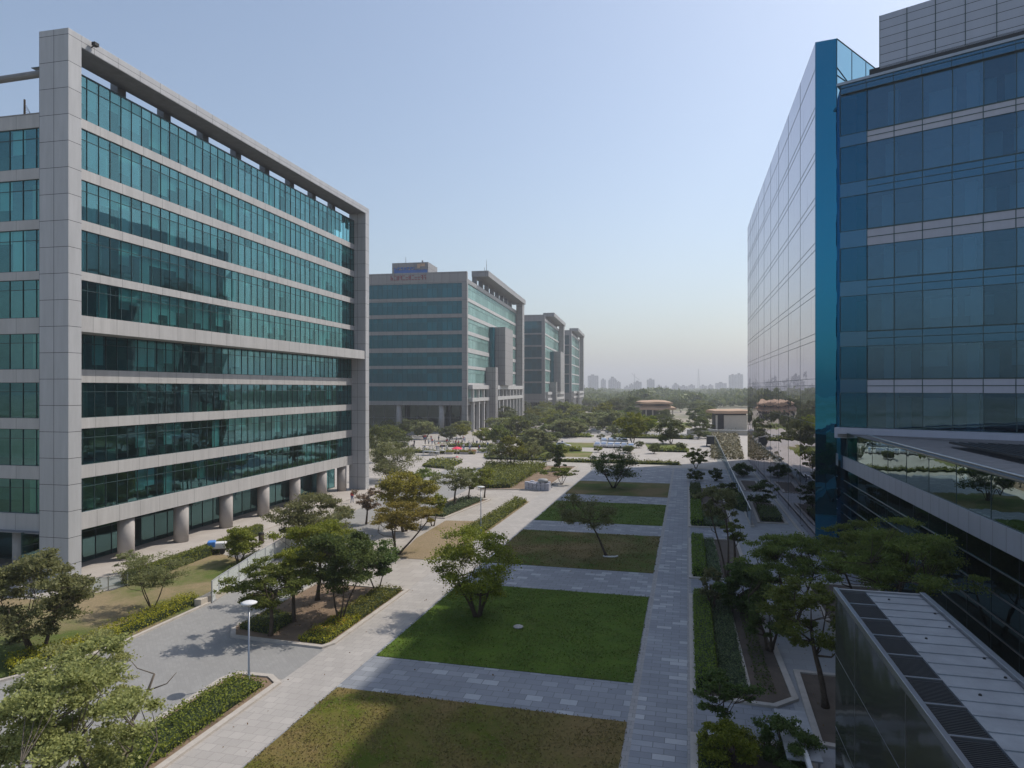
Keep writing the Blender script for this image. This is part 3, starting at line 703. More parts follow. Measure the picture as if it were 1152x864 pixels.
# interior: slabs, back wall, columns, ceiling lights
s = MB()
for z0, z1, li in sp: s.obox(A0t, umt, wm, .1, ML, -6.5, -.32, z0+.1, z1-.1)
s.obox(A0t, umt, wm, .1, ML, -6.5, -.32, 11.3, 12.1); s.obox(A0t, umt, wm, .1, ML, -6.5, -.32, 44.8, 45.6)
s.build('floor_slabs', M['slab'], b3)
s = MB(); s.obox(A0t, umt, wm, 0, ML, -7.5, -6.6, 0, 45.6); s.build('inner_wall', M['interior'], b3)
s = MB()
for (z0, z1) in rb_[1:]:
    for k in range(6):
        a = 3.6+k*6.6+rnd.uniform(-.3, .3); s.obox(A0t, umt, wm, a, a+.9, -2.6, -1.7, z0, z1)
    for k in range(12):
        a = 3+k*3.3+rnd.random(); 
        if rnd.random() < .5: s.obox(A0t, umt, wm, a, a+2.2, -3.2, -3.1, z0+rnd.choice((0, .6, 1.2)), z1-.5)
s.build('inner_columns', M['blind'], b3)
s = MB()
pt = [(14.9, 76.4), A0t, tuple(A0+um*ML), tuple(A0+um*ML+Vector((20, 60))), (22, 160), (15, 150)]
s.prism([(MX+.4, 77), (14.95, 76.5), tuple(A0+um*.1-Vector(wm)*7.4), tuple(A0+um*ML-Vector(wm)*7.4), (75, 120), (60, 158), (18, 158)], 0, 45.3); s.build('main_volume', M['rspan_dark'], b3)
s = MB(); s.obox(A0t, umt, wm, 0, ML, -7.5, -.1, 45.4, 45.69); s.build('roof', M['roof'], b3)
s = MB(); s.box(13.3, 22, 118, 150, 45.3, 49); s.build('plant_room', M['clad'], b3)
# podium
PX = 14.9; y0p, y1p = 12, 76.2
oP, uP, wP = (PX, 0), (0, 1), (-1, 0)
facade(b3, oP, uP, wP, y0p, y1p, 9.35, 11.7, 4.6, M['podglass'], M['mullion'], .0, transom=0, depth=.04, mull=.03)
spandrel(b3, oP, uP, wP, y0p, y1p, 8.15, 9.35, .12, M['pod_panel'], name='podium_band')
facade(b3, oP, uP, wP, y0p, y1p, 0, 8.15, 3.0, M['podglass_low'], M['mullion'], 0, transom=0, depth=.03, mull=.03)
s = MB()
for z in (7.0, 5.75, 4.65, 3.7): s.box(PX-.07, PX-.012, y0p, y1p, z-.03, z+.03)
s.build('silver_rails', M['steel'], b3)
s = MB(); s.box(PX+3.5, PX+3.8, y0p, y1p-6, 0, 11.5); s.box(PX+.35, PX+3.5, y0p, y1p-6, 7.9, 8.3); s.box(PX+.35, PX+3.5, y0p, y1p-6, 3.6, 3.9); s.build('podium_inner_wall', M['interior'], b3)
s = MB(); s.prism([(PX+.05, y0p), (PX+60, y0p), (PX+60, 52), tuple(A0+um*ML+Vector(wm)*.92), tuple(A0+Vector(wm)*.92), (PX+.05, 72)], 11.3, 11.6); s.build('podium_roof', M['roof'], b3)
s = MB(); s.tube([(PX, y0p, 11.95), (PX, 56, 11.95), (PX+.15, 60, 11.93), (PX+.5, 66, 11.9)], [.08]*4, 10); s.box(PX-.05, PX+.9, y0p, 60, 11.70, 11.78); s.build('roof_rail', M['steel'], b3)
s = MB()
for k in range(30): s.box(PX+4.2+k*.55, PX+4.5+k*.55, y0p, 58-k*.25, 11.85, 12.0)
s.box(PX+4, PX+22, y0p, y0p+46-1, 11.601, 11.62)
s.build('roof_louvres', M['louvre'], b3)

# unseen tower, added and shaped to cast the shade on the near lawns
t = thing('added_shade_tower', 'unseen slab tower added beyond the right glass block to shade the near lawns', 'tower', (0, 0, 0))
s = MB(); s.box(42.8, 62, 88, 113, 0, 100); s.box(45.4, 80, 62, 87.99, 0, 100); s.box(58, 80, 46, 61.99, 0, 100); s.build('tower_wall', M['rspan_light'], t)

# ------------------------------------------------------------------ steel clad kiosk block, lower right
t = thing('plant_enclosure', 'dark steel clad enclosure with a grille strip and pale metal roof at lower right', 'enclosure')
X0, X1, Y0, Y1, ZT = 5.35, 8.25, 3.0, 27.65, 8.5
s = MB(); s.box(X0, X1, Y0, Y1, 0, ZT-.12); s.build('clad_wall', M['darksteel'], t)
s = MB()
for z in (6.1, 3.4): s.box(X0-.008, X0-.002, Y0, Y1, z, z+.018)
for k in range(5): s.box(X0-.008, X0-.002, Y0+5.4*k, Y0+5.4*k+.012, 0, ZT-.15)
s.build('panel_joints', M['steel'], t)
s = MB(); s.box(X0-.06, X0+.08, Y0, Y1+.05, ZT-.12, ZT+.08); s.box(X1-.08, X1+.1, Y0, Y1+.05, ZT-.12, ZT+.1); s.box(X0+.081, X1-.081, Y1-.05, Y1+.05, ZT-.12, ZT+.05); s.build('roof_trim', M['steel'], t, bevel=.01)
s = MB(); s.box(X0+1.02, X1-.09, Y0, Y1-.06, ZT-.11, ZT-.02)
for k in range(32):
    y = Y0+k*.78; s.box(X0+1.03, X1-.1, y, y+.05, ZT-.02, ZT+.01)
s.build('metal_roof', M['roofmetal'], t)
s = MB(); s.box(X0+.09, X0+1.0, Y0, Y1-.06, ZT-.11, ZT-.08); s.build('grille_backing', M['black'], t)
yy = Y1-.1
while yy > Y0+1.6:
    s = MB(); y2 = yy-1.5
    for k in range(17): s.box(X0+.1, X0+.98, y2+.05+k*.082, y2+.05+k*.082+.032, ZT-.07, ZT-.03)
    for k in range(5): s.box(X0+.14+k*.2, X0+.16+k*.2, y2+.02, yy-.1, ZT-.079, ZT-.071)
    g_ = s.build('vent_grille', M['louvre'], t)
    s = MB(); s.box(X0+.09, X0+1.0, y2-.06, y2+.03, ZT-.075, ZT+.0); s.build('grille_bar', M['steel'], g_)
    yy -= 1.56
s = MB()
for k in range(14):
    x = X1-.25 if k % 3 else X0+1.6; s.lathe([(.045, 0), (.03, .04)], 8, (x, Y1-.8-k*1.3, ZT-.02))
s.build('roof_bolts', M['black'], t)
# pale panel railing and white strip next to it
t = thing('pale_panel_screen', 'flat pale teal panel screen at the foot of the steel enclosure', 'screen', (0, 0, 0))
s = MB(); s.box(3.9, 5.25, 29.4, 33.8, 1.05, 1.12); s.build('panel', M['whitesteel'], t)
s = MB(); s.box(4.55, 4.72, 26.5, 32.4, 1.121, 1.3); s.build('white_rail', M['white'], t)
s = MB()
for x, y in ((4., 29.6), (5.1, 29.6), (4., 33.6), (5.1, 33.6)): s.box(x, x+.08, y, y+.08, 0, 1.05)
s.build('legs', M['steel'], t)

# ------------------------------------------------------------------ vegetation
def leaf_mesh(name, P, Nrm, S, mat, rs):
    """one small bent leaf spray per point: two triangles folded along the middle"""
    n = len(P); t = rs.normal(size=(n, 3)); a = np.cross(Nrm, t); a /= np.linalg.norm(a, axis=1)[:, None]+1e-9
    b = np.cross(Nrm, a); b /= np.linalg.norm(b, axis=1)[:, None]+1e-9
    S = S[:, None]; asp = rs.uniform(.45, .8, (n, 1))
    V = np.empty((n, 4, 3)); V[:, 0] = P-a*S*.5; V[:, 1] = P+b*S*.5*asp-Nrm*S*.10; V[:, 2] = P+a*S*.5; V[:, 3] = P-b*S*.5*asp-Nrm*S*.10
    me = bpy.data.meshes.new(name); me.vertices.add(n*4); me.vertices.foreach_set('co', V.reshape(-1).astype(np.float32))
    me.loops.add(n*4); me.loops.foreach_set('vertex_index', np.arange(n*4, dtype=np.int32))
    me.polygons.add(n); me.polygons.foreach_set('loop_start', np.arange(0, n*4, 4, dtype=np.int32)); me.polygons.foreach_set('loop_total', np.full(n, 4, dtype=np.int32))
    me.materials.append(mat); me.update(calc_edges=True); me.validate(); return me

def make_tree(seed, H, cr, cb, mat, bark='bark', ncl=40, lpc=120, ls=.16, tr=.12, stems=1, lean=(0, 0), flat=1., clr=.30, up=.35, shape='dome', spread=1., droop=0.):
    """crown radius cr from height cb to H; returns trunk mesh and crown mesh in metres, base at the origin"""
    rs = np.random.RandomState(seed); r_ = random.Random(seed)
    ch = H-cb; cz = cb+ch*.5; cl = []
    tries = 0
    while len(cl) < ncl and tries < 9000:
        tries += 1
        d = rs.normal(size=3); d /= np.linalg.norm(d); rr = rs.uniform(.25, 1)**.45
        ang = math.atan2(d[1], d[0]); lump = 1+.22*math.sin(ang*3+seed)+.14*math.sin(ang*5+seed*2.3)+.12*math.sin(d[2]*6+ang*2)
        p = d*rr*np.array([cr, cr, ch*.5])*np.array([lump, lump, 1-.1*abs(lump-1)])
        p[2] = p[2]*1. + cz
        if shape == 'dome' and p[2] < cb+ch*.12 and rs.rand() < .6: continue
        if shape == 'cone':
            k = max(.12, 1-(p[2]-cb)/ch); p[0] *= k*1.25; p[1] *= k*1.25
        if shape == 'flat' and p[2] < cb+ch*.4 and rs.rand() < .7: continue
        if shape == 'dome' and all(np.linalg.norm((p-q)/np.array([1, 1, .8])) < cr*.16 for q in cl[-3:]) and cl: continue
        p[0] += lean[0]*p[2]/H; p[1] += lean[1]*p[2]/H
        cl.append(p)
    cl = np.array(cl)
    # limbs
    lpc = int(lpc*3.0); ls *= 1.05; T = MB(); nodes = []
    for k in range(stems):
        a = 2*math.pi*k/stems+r_.uniform(-.4, .4)+.7; sp_ = (cr*.28*spread if stems > 1 else cr*.06)
        top = Vector((math.cos(a)*sp_*1.6+lean[0]*.6, math.sin(a)*sp_*1.6+lean[1]*.6, cb+ch*.30))
        base = Vector((math.cos(a)*tr*.8*(stems > 1), math.sin(a)*tr*.8*(stems > 1), -.1))
        pts = []
        for i in range(7):
            f = i/6; q = base.lerp(top, f)
            q.x += math.sin(f*5+seed+k)*.05*H*.4*f; q.y += math.cos(f*4+seed*1.3+k)*.05*H*.4*f
            pts.append(q)
        r0 = tr*(1 if stems == 1 else .72)
        rad = [r0*(1.35 if i == 0 else 1)*(1-.55*i/6) for i in range(7)]
        T.tube(pts, rad, 8); nodes += [(pts[i], rad[i]) for i in range(3, 7)]
        # main limbs
        for j in range(5 if stems == 1 else 3):
            aa = 2*math.pi*(j+r_.random()*.6)/(5 if stems == 1 else 3)+a; st, sr = r_.choice([(pts[i], rad[i]) for i in (4, 5, 6)])
            ln_ = cr*r_.uniform(.45, .75); e = st+Vector((math.cos(aa)*ln_*.8, math.sin(aa)*ln_*.8, ch*r_.uniform(.15, .42)))
            m_ = st.lerp(e, .5)+Vector((math.cos(aa)*ln_*.12, math.sin(aa)*ln_*.12, -.05*ch)); 
            T.tube([st, m_, e], [sr*.62, sr*.45, sr*.26], 6); nodes += [(m_, sr*.45), (e, sr*.26)]
    for c in cl:
        c_ = Vector(c); st, sr = min(nodes, key=lambda q: (q[0]-c_).length+(.6 if q[0].z > c_.z else 0)); m_ = st.lerp(c_, .55); m_.z -= .06*(c_-st).length; m_.x += r_.uniform(-.08, .08)
        T.tube([st, m_, c_], [min(sr*.6, .045)+.006, .02, .007], 4, False)
    # leaves: sprays along short twigs in each clump
    cs = np.repeat(np.arange(len(cl)), lpc); n = len(cs)
    size = rs.uniform(.6, 1.25, len(cl))*cr*clr
    tw = 7; td = rs.normal(size=(len(cl), tw, 3)); td[:, :, 2] = np.abs(td[:, :, 2])*.5-.1-droop; td /= np.linalg.norm(td, axis=2)[:, :, None]
    ti = rs.randint(0, tw, n); f = rs.uniform(.05, 1, n)**.7
    off = td[cs, ti]*f[:, None]*size[cs][:, None]+rs.normal(size=(n, 3))*size[cs][:, None]*.24
    off[:, 2] *= flat*.75
    P = cl[cs]+off
    Nn = rs.normal(size=(n, 3)); Nn[:, 2] = np.abs(Nn[:, 2])+up; Nn /= np.linalg.norm(Nn, axis=1)[:, None]
    S = rs.uniform(.6, 1.35, n)*ls
    return T.mesh('trunk', M[bark], True), leaf_mesh('crown', P, Nn, S, M[mat], rs)
def place(meshes, loc, rz=0., sc_=1., label=None, cat='tree', group=None, name='tree'):
    t = thing(name, label, cat, (loc[0], loc[1], loc[2] if len(loc) > 2 else .04), rz, group); t.scale = (sc_,)*3 if isinstance(sc_, (int, float)) else sc_
    for nm_, me in zip(('trunk', 'crown'), meshes):
        o = bpy.data.objects.new(nm_, me); COL.objects.link(o); o.parent = t
    return t
# --- individually modelled near and middle trees: (base px) -> metres
def T(px, py, top, wpx, seed, mat, label, **kw):
    x, y = G(px, py); d = 768*16/(py-437)
    H = 16-(top-437)*d/768; cr = wpx/768*d/2
    dx = kw.pop('dx', 0)/768*d           # crown centre offset (pixels) to the right
    cbf = kw.pop('cb', .35); name = kw.pop('name', 'tree'); cat = kw.pop('cat', 'tree')
    lean = (dx*CS, dx*SN)
    k = dict(H=H, cr=cr*.88, cb=H*cbf, ncl=46, lpc=110, ls=.17, tr=.03*H, lean=lean); k.update(kw); k['ls'] = max(k['ls'], d*.0016); k['lpc'] = int(k['lpc']*(.75 if d > 75 else 1))
    ms = make_tree(seed, mat=mat, **k)
    return place(ms, (x, y), 0, 1., label, cat, None, name)
T(537, 694, 597, 112, 11, 'leaf_lime', 'round yellow-green tree alone on the bright lawn in the middle', cb=.18, stems=4, ncl=62, lpc=100, ls=.14, tr=.17, bark='bark', clr=.26, dx=-5)
T(683, 627, 556, 66, 12, 'leaf_olive', 'sparse leaning tree on the patchy lawn beyond the bright one', cb=.40, stems=1, ncl=34, lpc=75, ls=.14, dx=-36, tr=.13, clr=.32)
T(690, 549, 503, 60, 13, 'leaf_dark', 'dark bushy multi-stemmed tree on the far brown lawn', cb=.18, stems=4, ncl=44, lpc=80, ls=.22, tr=.16, spread=1.5)
T(304, 716, 628, 88, 14, 'leaf_mid', 'feathery green tree behind the lamp post', cb=.35, stems=1, ncl=44, lpc=110, ls=.14, flat=.7, clr=.28)
T(330, 700, 612, 60, 15, 'leaf_lime', 'yellow-green tree between the feathery tree and the dark paired tree', cb=.42, ncl=34, lpc=100, ls=.15, flat=.7)
T(383, 699, 598, 92, 16, 'leaf_dark', 'dense dark green tree right of the feathery one, in the soil bed', cb=.30, stems=3, ncl=56, lpc=120, ls=.16, tr=.1, dx=3)
T(425, 668, 608, 58, 17, 'leaf_dark', 'smaller dark tree at the right end of the soil bed', cb=.28, stems=2, ncl=38, lpc=90, ls=.16, tr=.09, dx=-8)
T(357, 676, 588, 84, 18, 'leaf_lime', 'bright yellow-green tree behind the dense dark one', cb=.42, ncl=46, lpc=110, ls=.16, flat=.7)
T(171, 686, 626, 82, 19, 'leaf_olive', 'small spreading tree on the curved lawn by the left building', cb=.42, stems=3, ncl=40, lpc=60, ls=.12, flat=.6, tr=.07)
T(42, 738, 622, 118, 20, 'leaf_olive', 'large grey-green tree at the left edge hiding the foot of the grey pier', cb=.12, stems=3, ncl=80, lpc=85, ls=.17, dx=-4, flat=.9, clr=.24)
T(352, 620, 556, 88, 21, 'leaf_olive', 'broad grey-green tree in front of the columns behind the mesh fence', cb=.15, stems=3, ncl=56, lpc=90, ls=.2, flat=.8)
T(269, 634, 592, 48, 22, 'leaf_lime', 'bushy small tree between the clipped hedge and the mesh fence', cb=.12, stems=3, ncl=34, lpc=80, ls=.17)
T(146, 648, 620, 38, 23, 'leaf_olive', 'tiny thin sapling at the end of the clipped hedge', cb=.3, stems=3, ncl=16, lpc=40, ls=.12)
T(412, 590, 545, 32, 24, 'leaf_pink', 'little dry pinkish tree left of the golden trees', cb=.3, ncl=26, lpc=60, ls=.2)
T(446, 624, 566, 84, 25, 'leaf_gold', 'wide low golden-green tree with forked dark stems at the dry lawn', cb=.48, stems=3, ncl=44, lpc=90, ls=.17, flat=.6, dx=14, spread=1.8, clr=.26)
T(455, 598, 529, 66, 26, 'leaf_gold', 'golden crown behind the wide forked tree', cb=.35, stems=2, ncl=50, lpc=110, ls=.22)
T(487, 592, 556, 34, 27, 'leaf_lime', 'small bright tree at the left corner of the dry lawn', cb=.3, stems=2, ncl=24, lpc=60, ls=.2)
T(511, 571, 524, 46, 28, 'leaf_olive', 'pale slim tree in the verge left of the second lamp post', cb=.45, ncl=30, lpc=70, ls=.2, flat=.8)
T(527, 565, 528, 36, 29, 'leaf_mid', 'slim green tree just left of the second lamp post', cb=.4, ncl=28, lpc=70, ls=.22)
T(545, 560, 527, 34, 30, 'leaf_lime', 'slim light tree just behind the second lamp post', cb=.4, ncl=26, lpc=60, ls=.22)
T(441, 541, 497, 60, 31, 'leaf_olive', 'big round grey-green willow bush at the end of the left building', cb=.04, stems=5, ncl=70, lpc=80, ls=.22, name='bush', cat='bush')
T(476, 548, 528, 40, 32, 'leaf_mid', 'green bush behind the golden crown', cb=.05, stems=3, ncl=30, lpc=60, ls=.26, name='bush', cat='bush')
T(629, 530, 499, 20, 33, 'leaf_dark', 'narrow dark conical tree before the far plaza', cb=.08, ncl=30, lpc=60, ls=.3, shape='cone')
T(632, 545, 527, 44, 34, 'leaf_mid', 'low flat-topped tree beside the stone block', cb=.55, stems=3, ncl=26, lpc=50, ls=.26, flat=.35)
T(575, 527, 492, 40, 35, 'leaf_lime', 'pale yellow tree in the far bed', cb=.3, stems=3, ncl=34, lpc=60, ls=.3)
T(596, 524, 498, 32, 36, 'leaf_olive', 'thin tree at the right end of the far bed', cb=.35, stems=2, ncl=24, lpc=50, ls=.3)
T(556, 527, 499, 30, 37, 'leaf_olive', 'thin grey tree at the left end of the far bed', cb=.35, stems=2, ncl=22, lpc=40, ls=.3)
# huge near tree, bottom left
M['leaf_near'] = leaf_mat('leaf_near_tree', (0.19, 0.21, 0.075), (0.33, 0.34, 0.12), (0.46, 0.46, 0.18), 0.5)
x, y = W(21.5, -14.2)
place(make_tree(41, H=7.9, cr=2.6, cb=2.5, mat='leaf_near', ncl=130, lpc=150, ls=.105, tr=.2, bark='barkpale', stems=3, flat=.75, clr=.20, spread=1.4), (x, y), 0, 1., 'large pale green tree nearest the viewer at the bottom left corner')
x, y = W(28.0, -17.0)
place(make_tree(42, H=5.7, cr=2.6, cb=3.0, mat='leaf_near', ncl=17, lpc=60, ls=.11, tr=.14, bark='barkpale', stems=3, flat=.5, clr=.22, spread=1.8, shape='flat'), (x, y), 0, 1., 'sparse spreading tree between the near tree and the large grey-green tree')
# right side, shaded
T(929, 797, 650, 104, 51, 'leaf_mid', 'tree with a curved brown trunk left of the steel enclosure', cb=.42, stems=1, ncl=54, lpc=75, ls=.13, tr=.17, dx=-30, clr=.24)
T(817, 830, 758, 66, 52, 'leaf_dark', 'small dark tree growing from the near right bed', cb=.35, dx=-8, stems=1, ncl=26, lpc=70, ls=.12, tr=.06, clr=.26)
T(836, 692, 632, 56, 53, 'leaf_dark', 'dense round dark bush behind the clipped hedge bed', cb=.05, stems=4, ncl=70, lpc=130, ls=.17, name='bush', cat='bush')
T(801, 688, 632, 32, 54, 'leaf_olive', 'thin grey-green shrub left of the dense round bush', cb=.08, stems=4, ncl=26, lpc=60, ls=.14, name='bush', cat='bush')
T(866, 733, 640, 52, 55, 'leaf_dark', 'tall dark shrub between the round bush and the curved trunk tree', cb=.08, stems=3, ncl=46, lpc=60, ls=.15, name='bush', cat='bush')
T(819, 652, 545, 44, 56, 'leaf_olive', 'tall thin dark-stemmed tree forking above the bed', cb=.62, stems=2, ncl=34, lpc=70, ls=.17, tr=.13, spread=1.4, dx=-12)
T(826, 640, 584, 30, 57, 'leaf_mid', 'thin side tree with a small crown beside the forked tree', cb=.5, ncl=16, lpc=50, ls=.16)
T(855, 571, 540, 34, 58, 'leaf_dark', 'dark shrub inside the glass fence', cb=.05, stems=3, ncl=34, lpc=60, ls=.2, name='bush', cat='bush')
T(836, 536, 522, 28, 59, 'leaf_dark', 'low dark shrub at the far end of the glass fence', cb=.05, stems=3, ncl=30, lpc=60, ls=.25, name='bush', cat='bush')
T(819, 566, 541, 26, 60, 'leaf_dark', 'dark shrub at the left of the glass fence', cb=.05, stems=3, ncl=34, lpc=60, ls=.2, name='bush', cat='bush')
T(805, 541, 528, 20, 61, 'leaf_dark', 'dark rounded shrub in the far right bed', cb=.05, stems=3, ncl=24, lpc=50, ls=.22, name='bush', cat='bush')
T(782, 541, 528, 20, 62, 'leaf_dark', 'dark rounded shrub beside the far end of the straight path', cb=.05, stems=3, ncl=24, lpc=50, ls=.22, name='bush', cat='bush')
T(783, 527, 505, 26, 63, 'leaf_lime', 'light green little tree where the straight path ends', cb=.2, stems=2, ncl=28, lpc=60, ls=.25)
for (dd, ll, H, cr, sd, mt, lb) in ((46, 19.0, 6.2, 3.0, 71, 'leaf_mid', 'left of the three feathery trees before the podium glass'), (44, 23.0, 7.2, 3.4, 72, 'leaf_mid', 'middle of the three feathery trees before the podium glass'), (37.5, 22.2, 8.6, 3.2, 73, 'leaf_mid', 'right and tallest of the three feathery trees before the podium glass')):
    x, y = W(dd, ll); x = min(x, 14.7-cr)
    place(make_tree(sd, H=H, cr=cr, cb=H*.5, mat=mt, ncl=84, lpc=110, ls=.12, tr=.15, stems=2, flat=.6, clr=.22), (x, y), sd, 1., lb)
x, y = W(30.3, 9.9)
place(make_tree(74, H=1.5, cr=1.2, cb=.1, mat='leaf_lime', ncl=40, lpc=120, ls=.09, tr=.04, stems=4), (x-.3, y-1.4), 0, 1., 'low yellow-green shrub under the small near tree', 'bush', name='bush')
place(make_tree(75, H=2.0, cr=1.2, cb=.1, mat='leaf_dark', ncl=40, lpc=110, ls=.10, tr=.04, stems=4), (x+1.9, y-1.2), 0, 1., 'dark leafy shrub at the bottom edge beside the pale panel', 'bush', name='bush')

# --- hedges and ground cover
def in_poly(P, x, y):
    c = False; j = len(P)-1
    for i in range(len(P)):
        if (P[i][1] > y) != (P[j][1] > y) and x < (P[j][0]-P[i][0])*(y-P[i][1])/(P[j][1]-P[i][1])+P[i][0]: c = not c
        j = i
    return c
def hedge(poly, h, mat, label, dens=260, ls=.09, cat='hedge', name='hedge', z=.05, rough=.06, kind=None, lumpy=0., core=True, group=None):
    rs = np.random.RandomState(int(abs(poly[0][0]*91+poly[0][1]*13+h*7)) % 9999)
    xs = [p[0] for p in poly]; ys = [p[1] for p in poly]; area = 0
    k = len(poly); area = abs(sum(poly[i][0]*poly[(i+1) % k][1]-poly[(i+1) % k][0]*poly[i][1] for i in range(k)))/2
    per = [(poly[i], poly[(i+1) % k]) for i in range(k)]
    P = []; Nn = []
    n = int(area*dens); 
    while n > 0:
        X = rs.uniform(min(xs), max(xs)); Y = rs.uniform(min(ys), max(ys)); 
        if not in_poly(poly, X, Y): 
            continue
        n -= 1
        lp = lumpy*(math.sin(X*2.1+Y*1.3)*math.sin(Y*1.7-X*.6)*.5+math.sin(X*5.3+1)*math.sin(Y*4.1)*.3)
        P.append((X, Y, z+h*(1+lp)+rs.normal()*rough-(abs(rs.normal())*h*.3 if lumpy else 0))); Nn.append((rs.normal()*.7, rs.normal()*.7, 1))
    for a, b in per:
        ln_ = math.hypot(b[0]-a[0], b[1]-a[1]); m = int(ln_*h*dens*.8)
        for _ in range(m):
            f = rs.rand(); Z = z+rs.rand()*h
            nx, ny = (b[1]-a[1])/ln_, -(b[0]-a[0])/ln_
            P.append((a[0]+(b[0]-a[0])*f+rs.normal()*rough, a[1]+(b[1]-a[1])*f+rs.normal()*rough, Z)); Nn.append((nx+rs.normal()*.6, ny+rs.normal()*.6, .3+rs.normal()*.5))
    P = np.array(P); Nn = np.array(Nn); Nn /= np.linalg.norm(Nn, axis=1)[:, None]
    me = leaf_mesh(name, P, Nn, rs.uniform(.6, 1.4, len(P))*ls, M[mat], rs)
    if core:
        t = thing(name, label, cat, (0, 0, 0), 0, group)
        o = bpy.data.objects.new('foliage', me); COL.objects.link(o); o.parent = t
        cx, cy = sum(xs)/k, sum(ys)/k
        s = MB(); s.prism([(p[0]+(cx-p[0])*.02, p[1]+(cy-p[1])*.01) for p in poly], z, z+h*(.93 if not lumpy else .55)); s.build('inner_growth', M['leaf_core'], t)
    else:
        o = bpy.data.objects.new(name, me); COL.objects.link(o); tag(o, label, cat, group, kind or 'stuff'); t = o
    return t
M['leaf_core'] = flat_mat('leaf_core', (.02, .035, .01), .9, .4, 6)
hedge([(.5, 37.4), (1.55, 37.4), (1.55, 54), (.5, 54)], .7, 'leaf_hedge', 'long clipped bright green hedge beside the straight path', 240, .10)
hedge([(.5, 59.9), (1.55, 59.9), (1.55, 74.5), (.5, 74.5)], .7, 'leaf_hedge', 'clipped green hedge beside the path, level with the forked tree', 150, .13)
hedge([(.5, 82), (1.7, 82), (1.7, 97), (.5, 97)], .8, 'leaf_hedge', 'third clipped hedge along the path, behind the forked tree', 100, .16)
hedge([(.5, 100.5), (1.9, 100.5), (1.9, 111.5), (.5, 111.5)], 1.1, 'leaf_dark', 'fourth and darkest clipped hedge along the path', 80, .18)
hedge([(1.75, 37.4), (3.05, 37.4), (2.95, 53.8), (1.75, 53.8)], .45, 'leaf_cover', 'dull green ground cover beside the long clipped hedge', 200, .10, 'ground cover', 'ground_cover', lumpy=.35)
hedge([(1.75, 60), (2.8, 60), (2.6, 74.3), (1.75, 74.3)], .4, 'leaf_cover', 'dull green ground cover under the forked tree', 130, .12, 'ground cover', 'ground_cover', lumpy=.35)
hedge([(1.9, 82), (4.2, 82), (4.2, 90), (1.9, 90)], .5, 'leaf_cover', 'grey-green ground cover past the forked tree', 70, .16, 'ground cover', 'ground_cover', lumpy=.4)
hedge([(.5, 26), (1.7, 26), (1.7, 31.9), (.5, 31.9)], .4, 'leaf_lime', 'yellow-green low growth in the nearest right bed', 240, .09, 'ground cover', 'ground_cover', lumpy=.5)
hedge([(3.7, 38), (4.4, 38), (4.2, 52), (3.6, 52)], .25, 'leaf_dark', 'dark sparse growth on the soil strip of the hedge bed', 90, .12, 'ground cover', 'ground_cover', lumpy=.6, core=False)
hedge([(5.9, 96), (7.4, 92), (7.0, 104), (5.7, 106)], 1.3, 'leaf_dark', 'dark clipped block hedge outside the glass fence', 80, .18)
hedge([(8.7, 87), (10.9, 87), (10.9, 94), (8.9, 95)], .9, 'leaf_dark', 'dark low hedge inside the glass fence', 90, .16, lumpy=.3)
# left side
M['leaf_hedge2'] = leaf_mat('leaf_clipped_olive', (0.08, 0.1, 0.012), (0.16, 0.18, 0.02), (0.26, 0.26, 0.035), 0.3)
hedge([(-44.7, 46.0), (-43.7, 46.2), (-43.7, 50), (-44.0, 57.6), (-45.2, 66), (-46.1, 65.8), (-44.9, 57.5), (-44.7, 50)], 1.0, 'leaf_hedge2', 'neatly clipped curving hedge along the terrace of the left building', 190, .12)
hedge([(-36.3, 29.8), (-35.0, 33.9), (-35.0, 39), (-35.2, 43.2), (-36.3, 43.4), (-36.2, 39), (-36.2, 34.5), (-37.8, 30.8)], .75, 'leaf_yel', 'yellow flowering shrub border between the curved lawn and the road', 210, .11, 'shrub border', 'shrub_border', lumpy=.4, rough=.12)
hedge([(-46, 26.9), (-41, 28), (-38.6, 29.8), (-39.6, 31), (-46, 29.3)], .7, 'leaf_mid', 'green shrub border at the left end of the curved lawn', 190, .12, 'shrub border', 'shrub_border', lumpy=.5, rough=.12)
hedge([(-24.2, 12.3), (-22.0, 12.3), (-22.0, 24), (-24.2, 24)], .5, 'leaf_mid', 'green shrub bed at the bottom edge below the lamp post', 220, .11, 'shrub bed', 'shrub_bed', lumpy=.5, rough=.12)
hedge([(-24.2, 24), (-22.0, 24), (-22.0, 32.0), (-23.9, 32.2)], .5, 'leaf_hedge2', 'yellow-green shrub bed around the lamp post', 240, .11, 'shrub bed', 'shrub_bed', lumpy=.5, rough=.12)
hedge([(-23.8, 38.4), (-21.8, 38.3), (-21.8, 43), (-23.6, 43)], .35, 'leaf_yel', 'yellow and orange flower bed in front of the dark trees', 260, .10, 'flower bed', 'flower_bed', lumpy=.4)
hedge([(-23.7, 39.2), (-22.2, 39.2), (-22.2, 42.6), (-23.5, 42.6)], .37, 'flower', 'scattered orange blooms of the flower bed', 60, .08, 'flowers', 'flowers', lumpy=.4, core=False)
hedge([(-23.7, 43), (-21.8, 43), (-21.8, 49.8), (-23.7, 49.8)], .4, 'leaf_hedge2', 'green ground cover at the foot of the smaller dark tree', 190, .12, 'ground cover', 'ground_cover', lumpy=.5)
hedge([(-28.8, 39.4), (-26, 38.9), (-26.2, 42), (-28.8, 43)], .35, 'leaf_mid', 'dark low growth at the foot of the feathery tree', 150, .12, 'ground cover', 'ground_cover', lumpy=.6)
hedge([(-23.8, 70.5), (-21.9, 70), (-21.9, 93.3), (-23.6, 94)], .6, 'leaf_hedge2', 'green planting strip right of the second lamp post', 90, .18, 'shrub bed', 'shrub_bed', lumpy=.6, rough=.15)
